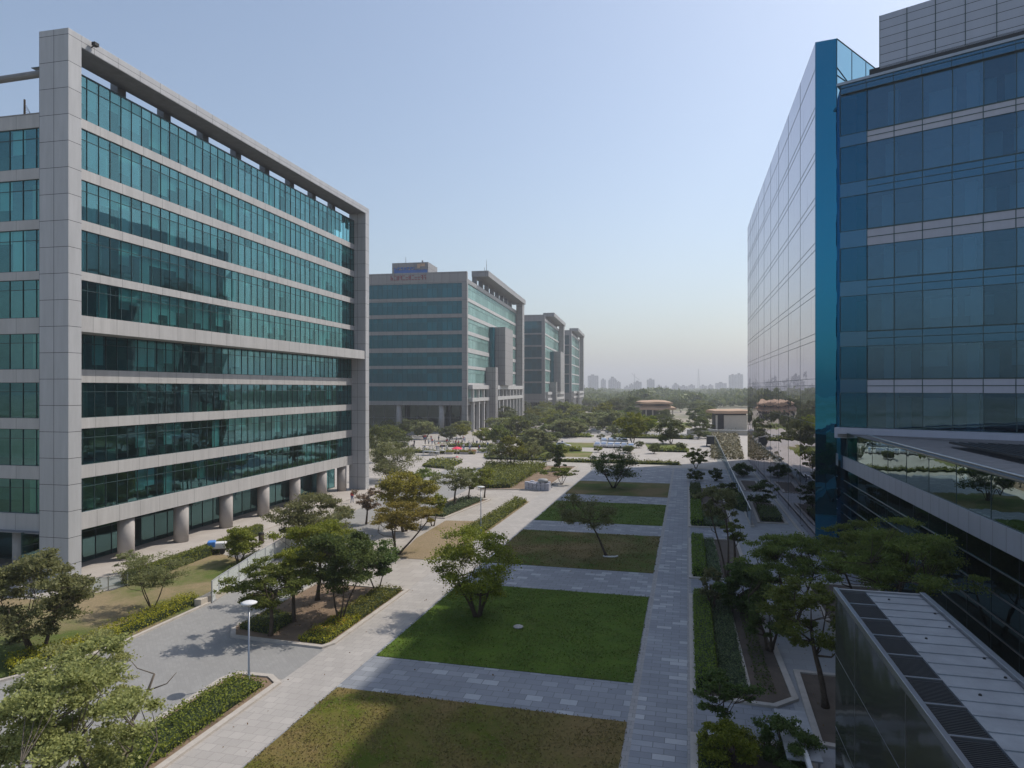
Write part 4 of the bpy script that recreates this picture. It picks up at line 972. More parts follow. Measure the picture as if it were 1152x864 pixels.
hedge([(-31.8, 79.8), (-29.3, 79.8), (-28.3, 93.2), (-31.0, 93.3)], .5, 'leaf_cover', 'grey-green planting strip under the slim trees', 80, .18, 'shrub bed', 'shrub_bed', lumpy=.6, rough=.15)
hedge([(-31.5, 104), (-27.5, 106), (-27.9, 136), (-40, 134.5)], 1.0, 'leaf_hedge2', 'wide green planting before the far plaza', 34, .30, 'shrub bed', 'shrub_bed', lumpy=.7, rough=.25)
hedge([(-39.2, 60), (-38.4, 60), (-41.5, 80), (-43.2, 80)], .6, 'leaf_olive', 'dry scrub strip left of the road', 60, .2, 'shrub bed', 'shrub_bed', lumpy=.7, rough=.2)
hedge([(-38.6, 50.5), (-37.2, 50.5), (-38.3, 58), (-40.5, 58)], .35, 'leaf_mid', 'low green growth behind the mesh fence', 120, .14, 'ground cover', 'ground_cover', lumpy=.6)
hedge([(-26.5, 146.6), (-1.5, 146.6), (-2, 149), (-26, 149)], .5, 'leaf_hedge2', 'thin green strip edging the far side of the sunlit plaza', 22, .35, 'shrub bed', 'shrub_bed', lumpy=.8, rough=.2)
M['leaf_dry'] = leaf_mat('leaf_dry_rows', (.08, .07, .035), (.15, .13, .07), (.30, .26, .17), .2)
hedge([(5.5, 160), (12, 162), (17, 258), (8.5, 258)], .7, 'leaf_dry', 'dry brown planting rows behind the glass fence', 7, .6, 'ground cover', 'ground_cover', lumpy=.9, rough=.3, core=False)

M['blade'] = leaf_mat('grass_blade', (.06, .11, .012), (.10, .155, .02), (.17, .20, .04), .3)
M['blade_dry'] = leaf_mat('grass_blade_dry', (.12, .12, .03), (.19, .16, .05), (.28, .21, .10), .3)
M['litter'] = leaf_mat('leaf_litter', (.10, .06, .02), (.22, .14, .05), (.35, .26, .10), .2)
def tufts(x0, x1, y0, y1, n, mat, label, sz=.09, z=.05, name='grass_tufts'):
    rs = np.random.RandomState(int(y0)+n % 97); X = rs.uniform(x0-.07, x1+.07, n); Y = rs.uniform(y0-.07, y1+.07, n)
    keep = (np.sin(X*1.3+np.sin(Y*.7)*2)*np.sin(Y*1.1+X*.4)+rs.normal(size=n)*.6) > -.35
    X, Y = X[keep], Y[keep]; m_ = len(X); P = np.stack([X, Y, z+rs.uniform(.0, .04, m_)], 1); Nn = rs.normal(size=(m_, 3)); Nn[:, 2] = np.abs(Nn[:, 2])*.6+.7; Nn /= np.linalg.norm(Nn, axis=1)[:, None]
    o = bpy.data.objects.new(name, leaf_mesh(name, P, Nn, rs.uniform(.5, 1.4, m_)*sz, M[mat], rs)); COL.objects.link(o); tag(o, label, 'grass' if 'grass' in name else 'leaves', kind='stuff')
tufts(-18.1, -2.8, 24, 33, 22000, 'blade_dry', 'worn grass blades on the nearest lawn')
tufts(-18.0, -2.85, 37.5, 53.2, 34000, 'blade', 'short green grass blades of the bright lawn')
tufts(-18.0, -2.85, 60.2, 75.2, 16000, 'blade_dry', 'dry grass blades under the leaning tree', .12)
tufts(-18.0, -2.85, 81.1, 95.8, 12000, 'blade', 'grass blades of the narrow green lawn', .14)
tufts(-28.5, -24, 39, 50, 500, 'litter', 'fallen leaves on the soil under the paired trees', .12, .07, 'fallen_leaves')
tufts(-21.4, -3, 26, 60, 240, 'litter', 'fallen leaves scattered over the lawns and the pale walk', .10, .055, 'fallen_leaves')
tufts(.5, 9, 30, 70, 500, 'litter', 'fallen leaves on the shaded lane and beds', .10, .065, 'fallen_leaves')
for i_, (q_, mt_, lb_) in enumerate(((((-44, 148), (-30, 148), (-31, 153), (-46, 153)), 'leaf_hedge2', 'yellow-green strip left of the dark conical tree'), (((-72, 158), (-50, 158), (-52, 161), (-75, 161)), 'leaf_lime', 'long yellow-green strip beside the pink parasol'),
        (((-66, 176), (-48, 178), (-49, 182), (-68, 180)), 'leaf_hedge2', 'curving green strip behind the pink parasol'), (((-40, 172), (-26, 172), (-27, 178), (-42, 178)), 'leaf_lime', 'yellow-green bed left of the white cars'),
        (((-8, 176), (0, 176), (0, 181), (-9, 181)), 'leaf_hedge2', 'green bed right of the white cars'), (((-60, 222), (-30, 222), (-32, 230), (-64, 230)), 'leaf_lime', 'wide yellow-green bed behind the cross road, left'),
        (((-22, 222), (2, 222), (1, 230), (-24, 230)), 'leaf_hedge2', 'wide green bed behind the cross road, right'), (((-52, 130), (-46, 128), (-47, 140), (-54, 142)), 'leaf_hedge2', 'small green bed right of the willow bush'))):
    hedge(list(q_), .7, mt_, lb_, 9, .5, 'shrub bed', 'shrub_bed', lumpy=.8, rough=.2)
# --- far trees: prototypes copied as individuals
protos = []
for i, (H, cr, cb, mt, st) in enumerate(((8, 4.2, 1.6, 'leaf_far', 3), (7, 3.6, 1.4, 'leaf_mid', 2), (9, 4.6, 1.5, 'leaf_far', 3), (6, 3.4, 1.0, 'leaf_olive', 4), (7.5, 4.0, 1.6, 'leaf_lime', 2), (10, 5.2, 2, 'leaf_far', 3))):
    protos.append(make_tree(100+i, H=H, cr=cr, cb=cb, mat=mt, ncl=42, lpc=40, ls=.5, tr=.2, stems=st, clr=.3))
rt = random.Random(5)
ntree = [0]
def far_tree(px, py, hpx, label, pi=None, group=None, wide=1.):
    d = 768*16/(py-437); x, y = G(px, py); pi = rt.randrange(6) if pi is None else pi
    H = (8, 7, 9, 6, 7.5, 10)[pi]; k = hpx*d/768/H
    place(protos[pi], (x, y, 0), rt.random()*6.28, (k*wide*.92, k*wide*.92, k), label, 'tree', group); ntree[0] += 1
for (px, py, h, w, lb) in ((712, 499, 33, 1.1, 'large dark green tree right behind the white cars'), (755, 499, 29, 1.1, 'large light green tree right of the dark one behind the cars'), (786, 492, 22, 1.3, 'broad tree in front of the second pavilion'), (727, 466+24, 22, 1.2, 'green tree between the two large ones'),
        (603, 508, 26, 1.2, 'dark round tree in the middle of the far car park'), (580, 492, 24, 1.2, 'tree below the corner of the second block'), (562, 508, 30, .8, 'upright yellow-green tree left of the parked white car'),
        (640, 492, 20, 1.4, 'wide tree left of the white cars'), (660, 484, 20, 1.4, 'wide tree behind the white cars'), (622, 486, 18, 1.5, 'wide low tree before the third block'),
        (425, 520, 40, .7, 'tree beside the far pier of the left building'), (450, 508, 20, 1.2, 'round light tree among the people at the left'), (478, 494, 20, 1.3, 'tree before the columns of the second block, left'), (505, 496, 16, 1.4, 'low tree before the columns of the second block, middle'),
        (545, 500, 18, 1.3, 'low tree right of the corner pier of the second block'), (437, 502, 24, 1.1, 'dark tree at the left end of the second block'),
        (733, 464, 16, 1., 'round bright tree right of the first pavilion'), (795, 470, 14, 1.4, 'tree left of the second pavilion')):
    far_tree(px, py, h, lb, wide=w)
zones = [('trees before the second office block', 'tree in the planting before the columns of the second block', 9, (418, 525), (487, 494), 13, 20),
         ('bushes of the far car park', 'low bush among the far parking bays', 34, (560, 800), (478, 512), 6, 11),
         ('trees at the foot of the third office block', 'tree in the loose rows at the foot of the far office blocks', 26, (560, 660), (470, 492), 14, 20),
         ('trees behind the parked cars', 'tree in the row behind the parked cars', 22, (640, 800), (472, 486), 12, 18),
         ('trees around the pavilions', 'tree in the belt around the brown pavilions', 40, (600, 840), (458, 471), 9, 14),
         ('trees along the left avenue', 'small tree on the avenue beside the second block', 14, (585, 640), (484, 520), 8, 15),
         ('trees left of the right office block', 'tree at the foot of the far skyline', 46, (640, 860), (450, 458), 7, 11),
         ('trees of the green belt', 'tree far out in the green belt', 40, (640, 900), (445.5, 450), 4.5, 8)]
for grp, lb, n, (xa, xb), (ya, yb), ha, hb in zones:
    for k in range(n):
        px, py = rt.uniform(xa, xb), rt.uniform(ya, yb)
        if 715 < px < 765 and 462 < py < 478: continue
        if 803 < px < 840 and 460 < py < 490: continue
        far_tree(px, py, rt.uniform(ha, hb), lb, None, grp, rt.uniform(1.1, 1.6))
# trees seen only in the mirror wall
for k in range(16):
    x_, y_ = rt.uniform(-110, -25), rt.uniform(260, 420)
    place(protos[rt.randrange(6)], (x_, y_, 0), rt.random()*6, rt.uniform(.8, 1.3), 'tree in the strip beyond the left car park', 'tree', 'trees beyond the left car park')
# far-off wood as a mass
rs = np.random.RandomState(3); n = 150000
d_ = 560+2000*rs.uniform(0, 1, n)**1.3; l_ = d_*rs.uniform(-.1, 1.1, n)*rs.uniform(.6, 1, n)
cx_ = np.round(d_/26)*26+rs.normal(size=n)*5; cl_ = np.round(l_/22)*22+rs.normal(size=n)*5
hz = 7+5*np.sin(np.round(d_/26)*12.9+np.round(l_/22)*78.2)+4*np.sin(np.round(l_/22)*4.1)
zz = np.abs(hz)*np.sqrt(rs.uniform(.02, 1, n))+1
X_ = -cx_*SN+cl_*CS; Y_ = cx_*CS+cl_*SN
P = np.stack([X_, Y_, zz], 1); Nn = rs.normal(size=(n, 3)); Nn[:, 2] = abs(Nn[:, 2]); Nn /= np.linalg.norm(Nn, axis=1)[:, None]
o = bpy.data.objects.new('woodland', leaf_mesh('woodland', P, Nn, rs.uniform(2.5, 5, n), M['leaf_far'], rs)); COL.objects.link(o); tag(o, 'far-off belt of woodland below the skyline', 'woodland', kind='stuff')

# ------------------------------------------------------------------ street furniture
def lamp(loc, h, label):
    t = thing('street_lamp', label, 'street lamp', loc)
    s = MB(); s.lathe([(.14, 0), (.14, .04), (.075, .06), (.07, .7), (.055, .72), (.045, h-.25)], 16); s.build('pole', M['steel'], t, True)
    s = MB(); s.lathe([(.05, h-.25), (.13, h-.18), (.13, h-.08)], 20); s.build('lamp_neck', M['steel'], t, True)
    s = MB(); s.lathe([(.14, h-.08), (.42, h-.03), (.44, h+.0), (.30, h+.06), (.05, h+.1)], 28); s.build('lamp_shade', M['white'], t, True)
    s = MB(); s.lathe([(.13, h-.15), (.34, h-.06), (.36, h-.055)], 24); s.build('diffuser', M['lampglow'], t, True)
lamp((*G(280, 768), 0), 4.35, 'grey lamp post with a flat white round head in the near left shrub bed')
lamp((*G(541, 601), 0), 5.2, 'tall thin lamp post beyond the central tree')
# mesh fence, left
fpts = [(-34.3, 43.7), (-34.7, 45), (-35.1, 46.6), (-35.5, 48.5), (-36.0, 50.3), (-36.5, 52.1), (-36.8, 54), (-37.2, 56), (-37.7, 58.6), (-38.2, 61.3), (-38.8, 64)]
t = thing('mesh_fence', 'curving pale metal mesh fence between the road and the left building', 'fence')
s = MB(); pp = MB(); rl = MB()
for a, b in zip(fpts[:-1], fpts[1:]):
    s.quad((a[0], a[1], .12), (b[0], b[1], .12), (b[0], b[1], 1.65), (a[0], a[1], 1.65))
rl.tube([(p[0], p[1], 1.66) for p in fpts], [.035]*len(fpts), 6); rl.tube([(p[0], p[1], .1) for p in fpts], [.05]*len(fpts), 6)
s.build('mesh_panel', M['perf'], t); rl.build('rail', M['whitesteel'], t)
for p in fpts[::1]: q = MB(); q.box(p[0]-.035, p[0]+.035, p[1]-.035, p[1]+.035, 0, 1.68); q.build('post', M['whitesteel'], t)
kb = MB(); kb.prism([(-34.95, 42.6), (-34.45, 42.7), (-34.5, 44.5), (-34.9, 46.5), (-35.3, 46.5), (-35.2, 44.6)], 0, .55)
tag(kb.build('retaining_wall', M['cream'], bevel=.03), 'short curved brown retaining wall at the start of the mesh fence', 'wall')
# glass terrace railing
t = thing('glass_railing', 'low glass railing at the terrace corner by the grey pier', 'railing')
pts = [(-45.2, 43.4), (-44.2, 44.2), (-43.7, 45.6), (-43.5, 47.6)]; g_ = MB()
for a, b in zip(pts[:-1], pts[1:]): g_.quad((a[0], a[1], .16), (b[0], b[1], .16), (b[0], b[1], 1.15), (a[0], a[1], 1.15))
g_.build('glass_panel', M['fglass'], t)
for p in pts: q = MB(); q.box(p[0]-.03, p[0]+.03, p[1]-.03, p[1]+.03, 0, 1.2); q.build('post', M['steel'], t)
# glass fence on the right
t = thing('glass_fence', 'long tall glass panel fence parallel to the mirror wall', 'fence')
g_ = MB(); x0f = 7.15
for k in range(26):
    y = 83.5+k*4.9; x = x0f+.0065*(y-83.5); x2 = x0f+.0065*(y+4.9-83.5)
    g_.quad((x, y+.05, .1), (x, y+.05, 1.9), (x2, y+4.85, 1.9), (x2, y+4.85, .1))
g_.build('glass_panels', M['fglass'], t)
for k in range(27):
    y = 83.5+k*4.9; x = x0f+.0065*(y-83.5); q = MB(); q.box(x-.05, x+.05, y-.05, y+.05, 0, 2.0); q.build('post', M['steel'], t)
q = MB(); q.tube([(x0f, 83.5, 1.95), (x0f+.0065*127.4, 210.9, 1.95)], [.05, .05], 6); q.build('rail', M['steel'], t)
kerbline([(x0f+.35, 83), (x0f+1.2, 211)], .45, .18, 'low plinth carrying the long glass fence', 'kerb', 'kerb')
# stone block
x, y = G(604, 552); t = thing('stone_block', 'low rough grey stone block wall at the crossing beyond the lawns', 'stone block', (x, y, 0), R(-2))
s = MB(); r_ = random.Random(2)
for i in range(6):
    for j in range(3):
        for k in range(2): s.box(-2+i*.66+.02*(j % 2), -2+i*.66+.62, k*.7, k*.7+.66+r_.uniform(-.04, .04), j*.42, j*.42+.4+(r_.uniform(-.1, .15) if j == 2 else 0))
s.build('stones', M['rspan_light'], t, bevel=.03)
s = MB(); s.lathe([(.5, 1.25), (.9, 1.4), (.7, 1.75), (.2, 1.85)], 14, (.8, .7, 0)); s.build('domed_cover', M['whitesteel'], t, True)
# access hatch / rock on lawn
x, y = G(583, 707); t = thing('garden_stone', 'small flat grey stone lying on the bright lawn', 'stone', (x, y, .05))
s = MB(); s.lathe([(.30, 0), (.36, .08), (.22, .16), (.05, .19)], 9); s.build('stone', M['column'], t, bevel=.02)
x, y = G(686, 627); t = thing('stone_ring', 'pale stone edging piece at the foot of the leaning tree', 'stone', (x, y, .05))
s = MB(); s.tube([(-.6, -.1, .05), (-.1, -.3, .07), (.5, -.1, .06), (.7, .3, .05)], [.08]*4, 8); s.build('stone', M['white'], t)
# bollard bin
x, y = G(294, 612); t = thing('litter_bin', 'small dark brown bin on the terrace near the columns', 'bin', (x, y, .1))
s = MB(); s.lathe([(.26, 0), (.28, .1), (.28, .95)], 16); s.build('bin_body', M['wood'], t, True)
s = MB(); s.lathe([(.30, .95), (.30, 1.05), (.1, 1.1)], 16); s.build('lid', M['black'], t, True)
# tarp covered cart
x, y = G(244, 624); t = thing('covered_cart', 'white and blue covered handcart behind the clipped hedge', 'cart', (x, y, .1), .6)
s = MB(); s.prism([(-.8, -.4), (.8, -.4), (.9, .4), (-.7, .5)], .5, 1.1); s.build('white_cover', M['white'], t, bevel=.1)
s = MB(); s.prism([(-.85, -.45), (-.1, -.45), (-.1, .5), (-.8, .5)], .7, 1.25); s.build('blue_sheet', M['bluepl'], t, bevel=.1)
for q_ in (-.5, .5):
    s = MB(); s.tube([(q_, -.5, .25), (q_, -.42, .25)], [.25, .25], 14); s.tube([(q_, .42, .25), (q_, .5, .25)], [.25, .25], 14); s.build('wheel', M['black'], t)
# drain covers in the right lane
for px, py, lb in ((856, 587, 'dark oval drain cover on the lane nearer the glass fence'), (917-12, 592, 'dark small drain cover at the foot of the mirror wall')):
    x, y = G(px, py); s = MB(); s.lathe([(.42, 0), (.42, .05), (.36, .06)], 16, (x, y, .02)); tag(s.build('drain_cover', M['black']), lb, 'drain cover')

# ------------------------------------------------------------------ pavilions
def pavilion(px, py, wpx, label, two=True, hh=9.):
    d = 768*16/(py-437); x, y = G(px, py); w_ = wpx/768*d; t = thing('pavilion', label, 'pavilion', (x, y, 0), R(14.4))
    dp = w_*.8
    def roofm(z, w0, h_, amp):
        s = MB(); nx, ny = 16, 8; 
        for top in (1, 0):
            n0 = len(s.v)
            for j in range(ny+1):
                for i in range(nx+1):
                    u, v = i/nx, j/ny; e = 1-(2*u-1)**2
                    zz_ = z+h_*min(1, e*1.8)*min(1, (1-(2*v-1)**2)*2)+amp*math.sin(u*9+z)*.5
                    s.v.append(((u-.5)*w0, v*dp, zz_-(0 if top else 1.1)))
            for j in range(ny):
                for i in range(nx):
                    a = n0+j*(nx+1)+i; q = (a, a+1, a+nx+2, a+nx+1); s.f.append(q if top else q[::-1]); s.mi.append(0)
        m1 = (nx+1)*(ny+1)
        for i in range(nx):
            for j in (0, ny): a = j*(nx+1)+i; s.f.append((a, a+1, a+1+m1, a+m1)); s.mi.append(0)
        for j in range(ny):
            for i in (0, nx): a = j*(nx+1)+i; s.f.append((a, a+nx+1, a+nx+1+m1, a+m1)); s.mi.append(0)
        return s
    roofm(hh*.62 if two else hh*.78, w_, hh*(.16 if two else .05), hh*(.05 if two else .01)).build('roof', M['tan'], t)
    if two:
        r2 = MB(); r2.box(-w_*.36, w_*.36, dp*.2, dp*.8, hh*.7, hh*.98); r2.build('clerestory', M['dkwall'], t)
        roofm(hh*.97, w_*.82, hh*.10, hh*.03).build('upper_roof', M['tan'], t)
    s = MB(); s.box(-w_*.38, w_*.38, dp*.25, dp*.8, 0, hh*.62 if two else hh*.74); s.build('wall', M['dkwall'], t)
    for k in range(6 if two else 3):
        s = MB(); s.box(-w_*.45+k*w_*(.17 if two else .4), -w_*.45+k*w_*.17+.6, .8, 1.4, 0, hh*.6); s.build('column', M['cream'], t)
pavilion(739, 471, 44, 'brown wavy-roofed pavilion with two roof tiers among the trees', True, 9.0)
pavilion(826, 484, 44, 'pale flat-roofed pavilion beside the mirror wall', False, 9.5)
x, y = G(786, 489); t = thing('boundary_wall', 'low white wall in front of the pale pavilion', 'wall', (x, y, 0), 0)
s = MB(); s.box(-4, 30, 0, .5, 0, 1.6); s.build('wall', M['cream'], t); s = MB(); s.box(-4.1, 30.1, -.1, .6, 1.6, 1.75); s.build('coping', M['white'], t)

# ------------------------------------------------------------------ skyline
sky_t = [(667.8, 11, 422.5, 0), (679, 5, 427, 1), (690, 9, 425, 2), (696.5, 4, 430, 0), (711, 5, 432.5, 0), (718, 8, 429.5, 3), (732.8, 7.5, 427, 0), (742, 5, 434, 0), (761, 7, 432, 2), (770, 8, 434.5, 0), (779, 6, 433.5, 0), (792, 7, 434, 0),
         (800, 5, 433.5, 0), (812.5, 10, 431, 0), (825.5, 7, 422, 0), (832.5, 7, 421, 0), (750, 5, 435, 0), (706, 6, 435, 0), (655, 6, 433, 0)]
ords = ['broad pale tower at the left end of the skyline', 'slim tower right of the broad pale one', 'dark stepped tower, third from the left on the skyline', 'narrow slab leaning on the stepped tower', 'low block left of the crane tower', 'tower under construction with a crane', 'dark square tower left of the mast', 'low block right of the dark square tower', 'domed block left of the mast', 'low block just left of the lattice mast',
        'small block at the foot of the lattice mast', 'small block right of the lattice mast', 'second small block right of the lattice mast', 'mid-height pale block left of the paired towers', 'left of the paired tall towers by the mirror wall', 'right of the paired tall towers by the mirror wall', 'tiny block in the middle of the skyline', 'tiny block right of the stepped tower', 'block almost hidden behind the farthest office slab']
for (px, wp, ty, kd), lb in zip(sky_t, ords):
    d = 2350; w_ = wp/768*d; h_ = (437-ty)*d/768+16; x, y = W(d, (px-576)/768*d)
    t = thing('tower_block', lb, 'tower block', (x, y, 0), R(14.4))
    s = MB()
    if kd == 2: s.box(-w_/2, w_/2, 0, w_, 0, h_*.86); s.box(-w_*.36, w_*.36, 2, w_-2, h_*.86, h_*.95); s.box(-w_*.2, w_*.2, 4, w_-4, h_*.95, h_)
    else: s.box(-w_/2, w_/2, 0, w_, 0, h_)
    s.build('tower_wall', M['skyl'], t)
    s = MB(); s.box(-w_*.2, w_*.1, w_*.3, w_*.6, h_, h_+4); s.build('rooftop_plant', M['dkwall'], t)
    if kd == 3:
        s = MB(); s.tube([(-w_*.5, 0, 0), (-w_*.5, 0, h_+28)], [1, .8], 4); s.tube([(-w_*.9, 0, h_+30), (-w_*.5, 0, h_+18), (w_*.2, 0, h_+6)], [.6]*3, 4); s.build('crane', M['soffit'], t)
x, y = W(2300, (785.7-576)/768*2300); t = thing('lattice_mast', 'tall thin lattice mast on the skyline', 'mast', (x, y, 0))
s = MB()
for a in range(3):
    an = a*2.09; s.tube([(6*math.cos(an), 6*math.sin(an), 0), (.5*math.cos(an), .5*math.sin(an), 82)], [.55, .3], 4)
for z in range(0, 80, 8):
    r0 = 6-5.5*z/82; r1 = 6-5.5*(z+8)/82
    for a in range(3): s.tube([(r0*math.cos(a*2.09), r0*math.sin(a*2.09), z), (r1*math.cos(a*2.09+2.09), r1*math.sin(a*2.09+2.09), z+8)], [.25]*2, 4)
s.build('lattice', M['soffit'], t)

# ------------------------------------------------------------------ cars
def make_car(paint, label, loc, rz, group='white cars in the far car park'):
    t = thing('parked_car', label, 'car', (loc[0], loc[1], .02), rz, group)
    prof = [(-2.15, .35), (-2.2, .7), (-2.1, .95), (-1.3, 1.02), (-.75, 1.0), (.95, .98), (1.9, .85), (2.15, .65), (2.15, .35)]
    cab = [(-1.75, 1.0), (-1.35, 1.42), (-.5, 1.5), (.35, 1.45), (1.0, .98)]
    s = MB()
    def ext(P_, w0, w1):
        n = len(s.v); k = len(P_)
        for sd in (-1, 1):
            for (a, b) in P_:
                tt = 0 if w0 == w1 else max(0, min(1, (b-1.)/.5)); s.v.append((a, sd*(w0+(w1-w0)*tt), b))
        for i in range(k): j = (i+1) % k; s.f.append((n+i, n+j, n+k+j, n+k+i)); s.mi.append(s.m)
        s.f.append(tuple(n+i for i in range(k))); s.f.append(tuple(n+k+i for i in reversed(range(k)))); s.mi += [s.m, s.m]
    ext(prof, .87, .87); s.build('body', paint, t, bevel=.06)
    s = MB(); ext(cab, .80, .66); s.build('roof', paint, t, bevel=.04)
    s = MB()
    for sd in (-1, 1):
        f_ = lambda a, b: (a, sd*(.80-.14*(b-1)/.5+.008), b)
        s.quad(f_(-1.45, 1.06), f_(-1.2, 1.38), f_(-.45, 1.42), f_(-.45, 1.04)); s.quad(f_(-.38, 1.04), f_(-.38, 1.42), f_(.3, 1.38), f_(.75, 1.05))
    s.quad((1.02, -.7, 1.0), (1.02, .7, 1.0), (.4, .6, 1.44), (.4, -.6, 1.44)); s.quad((-1.8, -.7, 1.02), (-1.8, .7, 1.02), (-1.4, .6, 1.41), (-1.4, -.6, 1.41))
    s.build('windows', M['carglass'], t)
    for a in (-1.35, 1.35):
        for sd in (-1, 1):
            s = MB(); s.tube([(a, sd*.78, .33), (a, sd*.92, .33)], [.33, .33], 14); wh = s.build('wheel', M['black'], t)
            s = MB(); s.tube([(a, sd*.92, .33), (a, sd*.935, .33)], [.2, .18], 10); s.build('rim', M['steel'], wh)
    for sd in (-.62, .62):
        s = MB(); s.box(2.1, 2.17, sd-.15, sd+.15, .62, .76); s.build('headlight', M['lampglow'], t)
    return t
c0_ = make_car(M['carwhite'], 'first white car from the left in the front row of the far car park', G(674, 503), R(80))
def car_at(px, py, rz, label, grp='white cars in the far car park'):
    c = copy_tree(c0_); x, y = G(px, py); c.location = (x, y, .02); c.rotation_euler.z = rz; c['label'] = label
    if grp: c['group'] = grp
    return c
for k, (px, py) in enumerate(((681, 503), (688.5, 503.5), (696, 503.5), (703.5, 504), (711, 504.5))):
    car_at(px, py, R(80+k), ['second', 'third', 'fourth', 'fifth', 'last'][k]+' white car counted from the left in the front row of the far car park')
for k, (px, py) in enumerate(((679, 498), (687, 498), (695, 498), (702, 498.5))):
    car_at(px, py, R(100+k), ['first', 'second', 'third', 'fourth'][k]+' white car from the left in the back row of the far car park')
car_at(563, 499, R(20), 'white car standing alone before the corner of the second office block'); car_at(633, 504, R(5), 'single white car near the dark conical tree')
gc = make_car(M['cargrey'], 'first silver car from the left on the cross road behind the car park', G(645, 487), R(5), 'cars on the cross road')
for k, px in enumerate((657, 669, 688, 700, 722)):
    c = copy_tree(gc); x, y = G(px, 487.5); c.location = (x, y, .02); c['label'] = ['second', 'third', 'fourth', 'fifth', 'last'][k]+' silver car from the left on the cross road behind the car park'
# small truck at the end of the path
x, y = G(799, 502); t = thing('small_truck', 'small dark truck with white cab roof at the end of the glass fence', 'truck', (x, y, 0), R(90))
s = MB(); s.box(-2.6, 1.0, -1, 1, .7, 2.9); s.build('cargo_box', M['dkwall'], t, bevel=.05)
s = MB(); s.box(1.05, 2.5, -.95, .95, .5, 1.5); s.box(1.05, 2.1, -.9, .9, 1.5, 2.4); s.build('cab', M['carwhite'], t, bevel=.08)
s = MB(); s.box(2.1, 2.14, -.8, .8, 1.55, 2.25); s.build('windscreen', M['carglass'], t)
for a in (-1.7, 1.7):
    for sd in (-1, 1): s = MB(); s.tube([(a, sd*.8, .45), (a, sd*1.02, .45)], [.45, .45], 14); s.build('wheel', M['black'], t)

# ------------------------------------------------------------------ people and stands on the far left plaza
def person_mesh(pose, mats, seed):
    J = {'pel': (0, 0, .95), 'ab': (0, 0, 1.12), 'ch': (0, .01, 1.36), 'nk': (0, .01, 1.5), 'hd': (0, .03, 1.6), 'ht': (0, .02, 1.72)}
    st, arm = pose
    for s_, sg_ in (('L', -1), ('R', 1)):
        J['h'+s_] = (sg_*.09, 0, .9); J['k'+s_] = (sg_*.1, sg_*st*.5+.03, .5); J['a'+s_] = (sg_*.1, sg_*st-.02, .08); J['t'+s_] = (sg_*.11, sg_*st+.14, .04)
        J['s'+s_] = (sg_*.19, .01, 1.42); J['e'+s_] = (sg_*.25, -sg_*st*.4, 1.15); J['w'+s_] = (sg_*.25, arm*.2-sg_*st*.6, .92+arm*.25); J['f'+s_] = (sg_*.25, arm*.25-sg_*st*.7, .82+arm*.28)
    keys = list(J); E_ = [('pel', 'ab'), ('ab', 'ch'), ('ch', 'nk'), ('nk', 'hd'), ('hd', 'ht')]
    for s_ in 'LR': E_ += [('pel', 'h'+s_), ('h'+s_, 'k'+s_), ('k'+s_, 'a'+s_), ('a'+s_, 't'+s_), ('ch', 's'+s_), ('s'+s_, 'e'+s_), ('e'+s_, 'w'+s_), ('w'+s_, 'f'+s_)]
    rad = {'pel': .14, 'ab': .13, 'ch': .16, 'nk': .06, 'hd': .1, 'ht': .08, 'h': .1, 'k': .065, 'a': .045, 't': .04, 's': .07, 'e': .05, 'w': .035, 'f': .03}
    me = bpy.data.meshes.new('p'); me.from_pydata([J[k] for k in keys], [(keys.index(a), keys.index(b)) for a, b in E_], [])
    o = bpy.data.objects.new('p', me); COL.objects.link(o); md = o.modifiers.new('s', 'SKIN'); sb = o.modifiers.new('u', 'SUBSURF'); sb.levels = 1
    for i, k in enumerate(keys):
        r = rad.get(k, rad.get(k[0], .05)); me.skin_vertices[0].data[i].radius = (r, r); 
    me.skin_vertices[0].data[0].use_root = True
    dg = bpy.context.evaluated_depsgraph_get(); m2 = bpy.data.meshes.new_from_object(o.evaluated_get(dg)); bpy.data.objects.remove(o)
    m2.materials.clear()
    for m in mats: m2.materials.append(m)
    for p in m2.polygons:
        c = p.center; p.material_index = 3 if c.z > 1.66 else 0 if (c.z > 1.47 or (abs(c.x) > .2 and c.z < 1.0)) else 1 if c.z > .98 else 2 if c.z > .1 else 3
        p.use_smooth = True
    return m2
combos = [('cl_w', 'cl_d'), ('cl_b', 'cl_d'), ('cl_r', 'cl_b'), ('cl_d', 'cl_d'), ('cl_w', 'cl_b')]
pm = [person_mesh(((.18, .2), (.05, .9), (.14, .1), (.03, .3), (.2, .5))[i], [M['skin'], M[a], M[b], M['cl_d']], i) for i, (a, b) in enumerate(combos)]
desc = ['in a white shirt and dark trousers', 'in a blue shirt and dark trousers', 'in a red top and blue trousers', 'dressed all in dark clothes', 'in a white shirt and blue trousers']
rp = random.Random(8)
for k in range(64):
    px = rp.uniform(455, 556) if k < 54 else rp.uniform(545, 640); py = rp.uniform(495, 509) if k < 54 else rp.uniform(492, 505)
    i = rp.randrange(5); o = bpy.data.objects.new('person', pm[i]); COL.objects.link(o); x, y = G(px, py); o.location = (x, y, .02); o.rotation_euler.z = rp.random()*6.28
    tag(o, 'person '+desc[i]+(' among the crowd before the second office block' if k < 54 else ' walking near the far parked cars'), 'person', ('crowd before the second office block' if k < 54 else 'walkers near the parked cars')+', '+desc[i])
for px, py, i, lb in ((396, 566, 2, 'person in a red top walking beside the last columns of the left building'), ):
    o = bpy.data.objects.new('person', pm[i]); COL.objects.link(o); x, y = G(px, py); o.location = (x, y, .02); tag(o, lb, 'person')
